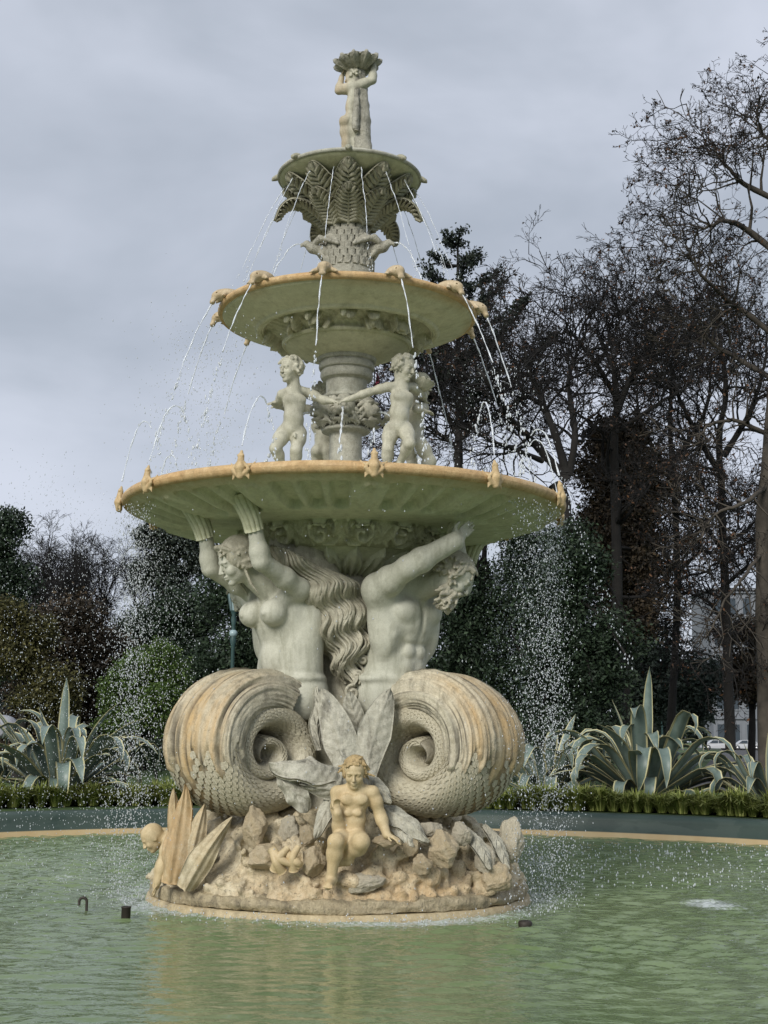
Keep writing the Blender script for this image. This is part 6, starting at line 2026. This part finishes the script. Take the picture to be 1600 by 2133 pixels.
# ------------------------------------------------------------------ running and falling water
def spray_mat():
    m, nt, b = new_mat('clear_water')
    b.inputs['Base Color'].default_value = (0.82, 0.86, 0.90, 1)
    b.inputs['Roughness'].default_value = .12
    b.inputs['IOR'].default_value = 1.33
    b.inputs['Transmission Weight'].default_value = .42
    return m
M['spray'] = spray_mat()
def jet(P, r, label, group, broken=0.0, seed=0):
    rnd = np.random.default_rng(seed)
    P = np.asarray(P)
    n = len(P); t = np.linspace(0, 1, n)
    mb = MB()
    k0 = int(n * (1 - broken))
    c = P[:max(k0, 2)].copy()
    wv = np.cumsum(rnd.normal(0, .0026, c.shape), 0)
    rad = r * (1 - .35 * t[:len(c)]) * (1 + .35 * np.sin(np.arange(len(c)) * 1.7 + seed) + .25 * np.sin(np.arange(len(c)) * .63 + seed * 2))
    mb.add(*tube(c + wv, rad, 6))
    jo = tag(mb.build('water_jet', M['spray']), label, 'water jet', group)
    if broken:                                               # lower down the stream breaks into beads
        mb = MB()
        q = P[k0:]
        L = np.linalg.norm(np.diff(q, axis=0), axis=1).sum()
        m = int(L / .026)
        s = np.sort(rnd.uniform(0, 1, m))
        d = np.stack([np.interp(s, np.linspace(0, 1, len(q)), q[:, a]) for a in range(3)], 1) + rnd.normal(0, .008, (m, 3)) * (1 + 2 * s)[:, None]
        v, f = ICO[1]
        for p in d: mb.add(v * np.array([1, 1, rnd.uniform(1.2, 3.2)]) * r * rnd.uniform(.55, 1.35) + p, f)
        tag(mb.build('drops', M['spray'], jo), kind='stuff')
    return jo
def arc(a, r0, z0, r1, z1, vz=0.0, n=40, da=0.0, v0=None):
    """ballistic path in the plane of angle a from (r0,z0) to (r1,z1); vz: rise above z0 before falling"""
    g = 9.81
    v = math.sqrt(2 * g * max(vz, 0)) if vz > 0 else 0.0
    if v0 is not None: v = v0
    T = (v + math.sqrt(v * v + 2 * g * (z0 - z1))) / g
    t = np.linspace(0, T, n)
    r = r0 + (r1 - r0) * t / T
    z = z0 + v * t - .5 * g * t * t
    an = np.radians(a + da * t / T)
    return np.stack([r * np.sin(an), -r * np.cos(an), z], 1)
def where(a):
    a = (a + 180) % 360 - 180
    s = 'front' if abs(a) < 35 else ('back' if abs(a) > 125 else ('left' if a < 0 else 'right'))
    return s
GT, GM, GF = 'jets falling from the upper basin', 'jets falling from the platypus spouts', 'arching jets from the frog spouts'
def side_of(a):
    a = (a + 180) % 360 - 180
    return ('far' if abs(a) > 90 else 'near') + ' ' + ('right' if a > 0 else 'left')
def rank(a, step, off):
    """which one it is, counted from the front round that side"""
    ab = abs((a + 180) % 360 - 180)
    return ('first', 'second', 'third', 'fourth', 'fifth', 'sixth', 'seventh', 'eighth')[int(ab // step)]
for k in range(16):
    a = 11.25 + 22.5 * k
    ab = (a + 180) % 360 - 180
    jet(arc(a, .80, 8.28, 1.45, 6.78, v0=-4.0), .0048, 'thin jet from the upper basin, %s from the front round the %s side' % (rank(a, 22.5, 0), 'right' if ab > 0 else 'left'), GT, .25, k)
for k in range(12):
    a = PLAT0 + 30 * k
    ab = (a + 180) % 360 - 180
    jet(arc(a, 1.66, 6.68, 2.25 + .12 * (k % 3), 4.40, v0=-3.0), .0078, 'jet pouring from the %s platypus from the front round the %s side' % (rank(a, 30, 0), 'right' if ab > 0 else 'left'), GM, .5, 40 + k)
for k in range(12):
    a = FROG0 + 30 * k
    ab = (a + 180) % 360 - 180
    if k == 0:
        P = arc(a, 2.57, 4.62, 2.40, 4.40, .16, 26)
    else:
        P = arc(a, 2.57, 4.62, 2.05, 4.38, (.72, .62, .55)[k % 3], 44, da=4)
    jet(P, .0078, 'arching jet spat up by the %s frog from the front round the %s side' % (rank(a, 30, 0), 'right' if ab > 0 else 'left'), GF, .35, 80 + k)
for a, nm in ((-62, 'left'), (-2, 'front'), (58, 'right')):
    jet(arc(a, .44, 5.50, 1.05 if a else .9, 4.75, 0), .014, 'water jet from the %s lion mask on the column' % nm, 'jets from the lion masks', .15, 120 + int(a))
jet(arc(-80, .58, 7.60, .95, 6.95, 0), .008, 'thin water jet from the left eagle beak', 'jets from the eagles', 0, 140)
jet(arc(72, .58, 7.60, 1.0, 6.95, 0), .008, 'thin water jet from the right eagle beak', 'jets from the eagles', 0, 141)

def drops(name, P, size, r, label=None):
    n = len(P)
    v = np.array([(1, 0, 0), (-1, 0, 0), (0, 1, 0), (0, -1, 0), (0, 0, 1), (0, 0, -1.)]); f = np.array([(0, 2, 4), (2, 1, 4), (1, 3, 4), (3, 0, 4), (2, 0, 5), (1, 2, 5), (3, 1, 5), (0, 3, 5)])
    s = size * r.uniform(.45, 1.25, n)
    e = r.uniform(1.0, 2.6, n)
    V = (v[None] * np.stack([s, s, s * e], 1)[:, None] + P[:, None]).reshape(-1, 3)
    F = (np.arange(n)[:, None, None] * 6 + f[None]).reshape(-1, 3)
    return tag(obj(name, V, F, M['spray']), label, 'water drops', kind='stuff')
r = np.random.default_rng(9)
n = 15000                                                 # drips off the whole edge, thickest round the two sides
a = np.where(r.uniform(0, 1, n) < .55, r.uniform(48, 132, n), r.uniform(-128, -58, n))
stray = r.uniform(0, 1, n) < .05
a = np.where(stray, r.uniform(-180, 180, n), a)
rad = 2.50 + r.normal(0, .09, n) - .10 * r.uniform(0, 1, n)
z = 4.25 * (1 - r.uniform(0, 1, n) ** 1.15)
rad = rad + (4.25 - z) * r.normal(0, .035, n)
P = np.stack([rad * np.sin(np.radians(a)), -rad * np.cos(np.radians(a)), z], 1)
drops('falling_drops', P, .0058, r, 'curtain of drops falling from the edge of the lower basin')
n = 4600                                                  # finer spray drifting to the left on the wind
P = np.stack([-2.6 - np.abs(r.normal(0, 1.0, n)), r.normal(0, 1.6, n), r.uniform(0, 4.6, n)], 1)
drops('spray', P, .0045, r, 'fine spray blown to the left of the fountain')
n = 1500
P = np.stack([r.normal(-1.6, .35, n), r.normal(-.5, .8, n), r.uniform(4.4, 6.4, n)], 1)
P2 = np.stack([r.normal(1.75, .3, n // 2), r.normal(-.2, .8, n // 2), r.uniform(4.4, 6.0, n // 2)], 1)
drops('spray', np.concatenate([P, P2]), .0058, r, 'fine spray hanging over the lower basin')
n = 900                                                  # beads thrown up where the water lands
a = r.uniform(0, 6.28, n); rad = 2.15 + np.abs(r.normal(0, .30, n))
P = np.stack([rad * np.cos(a), rad * np.sin(a), np.abs(r.normal(0, .035, n)) + .01], 1)
drops('splashes', P, .006, r, 'small splashes on the water round the base')
n = 900
P = np.stack([r.uniform(1.5, 7.5, n), r.uniform(1, 8, n), np.abs(r.normal(0, .02, n)) + .012], 1)
drops('splashes', P, .010, r, 'small splashes on the far right water')
# the bright trail of drops thrown off to the right
q = np.linspace(0, 1, 150)
P = np.stack([np.interp(q, [0, 1], [at(1165, 985, .6)[0], at(1312, 1385, .6)[0]]), np.full(150, .6), np.interp(q, [0, .5, 1], [at(1165, 985, .6)[2], at(1250, 1190, .6)[2], at(1312, 1385, .6)[2]])], 1) + r.normal(0, .025, (150, 3)) * (1 + q * 1.5)[:, None]
drops('falling_drops', P, .0085, r, 'slanting trail of bright drops right of the lower basin')
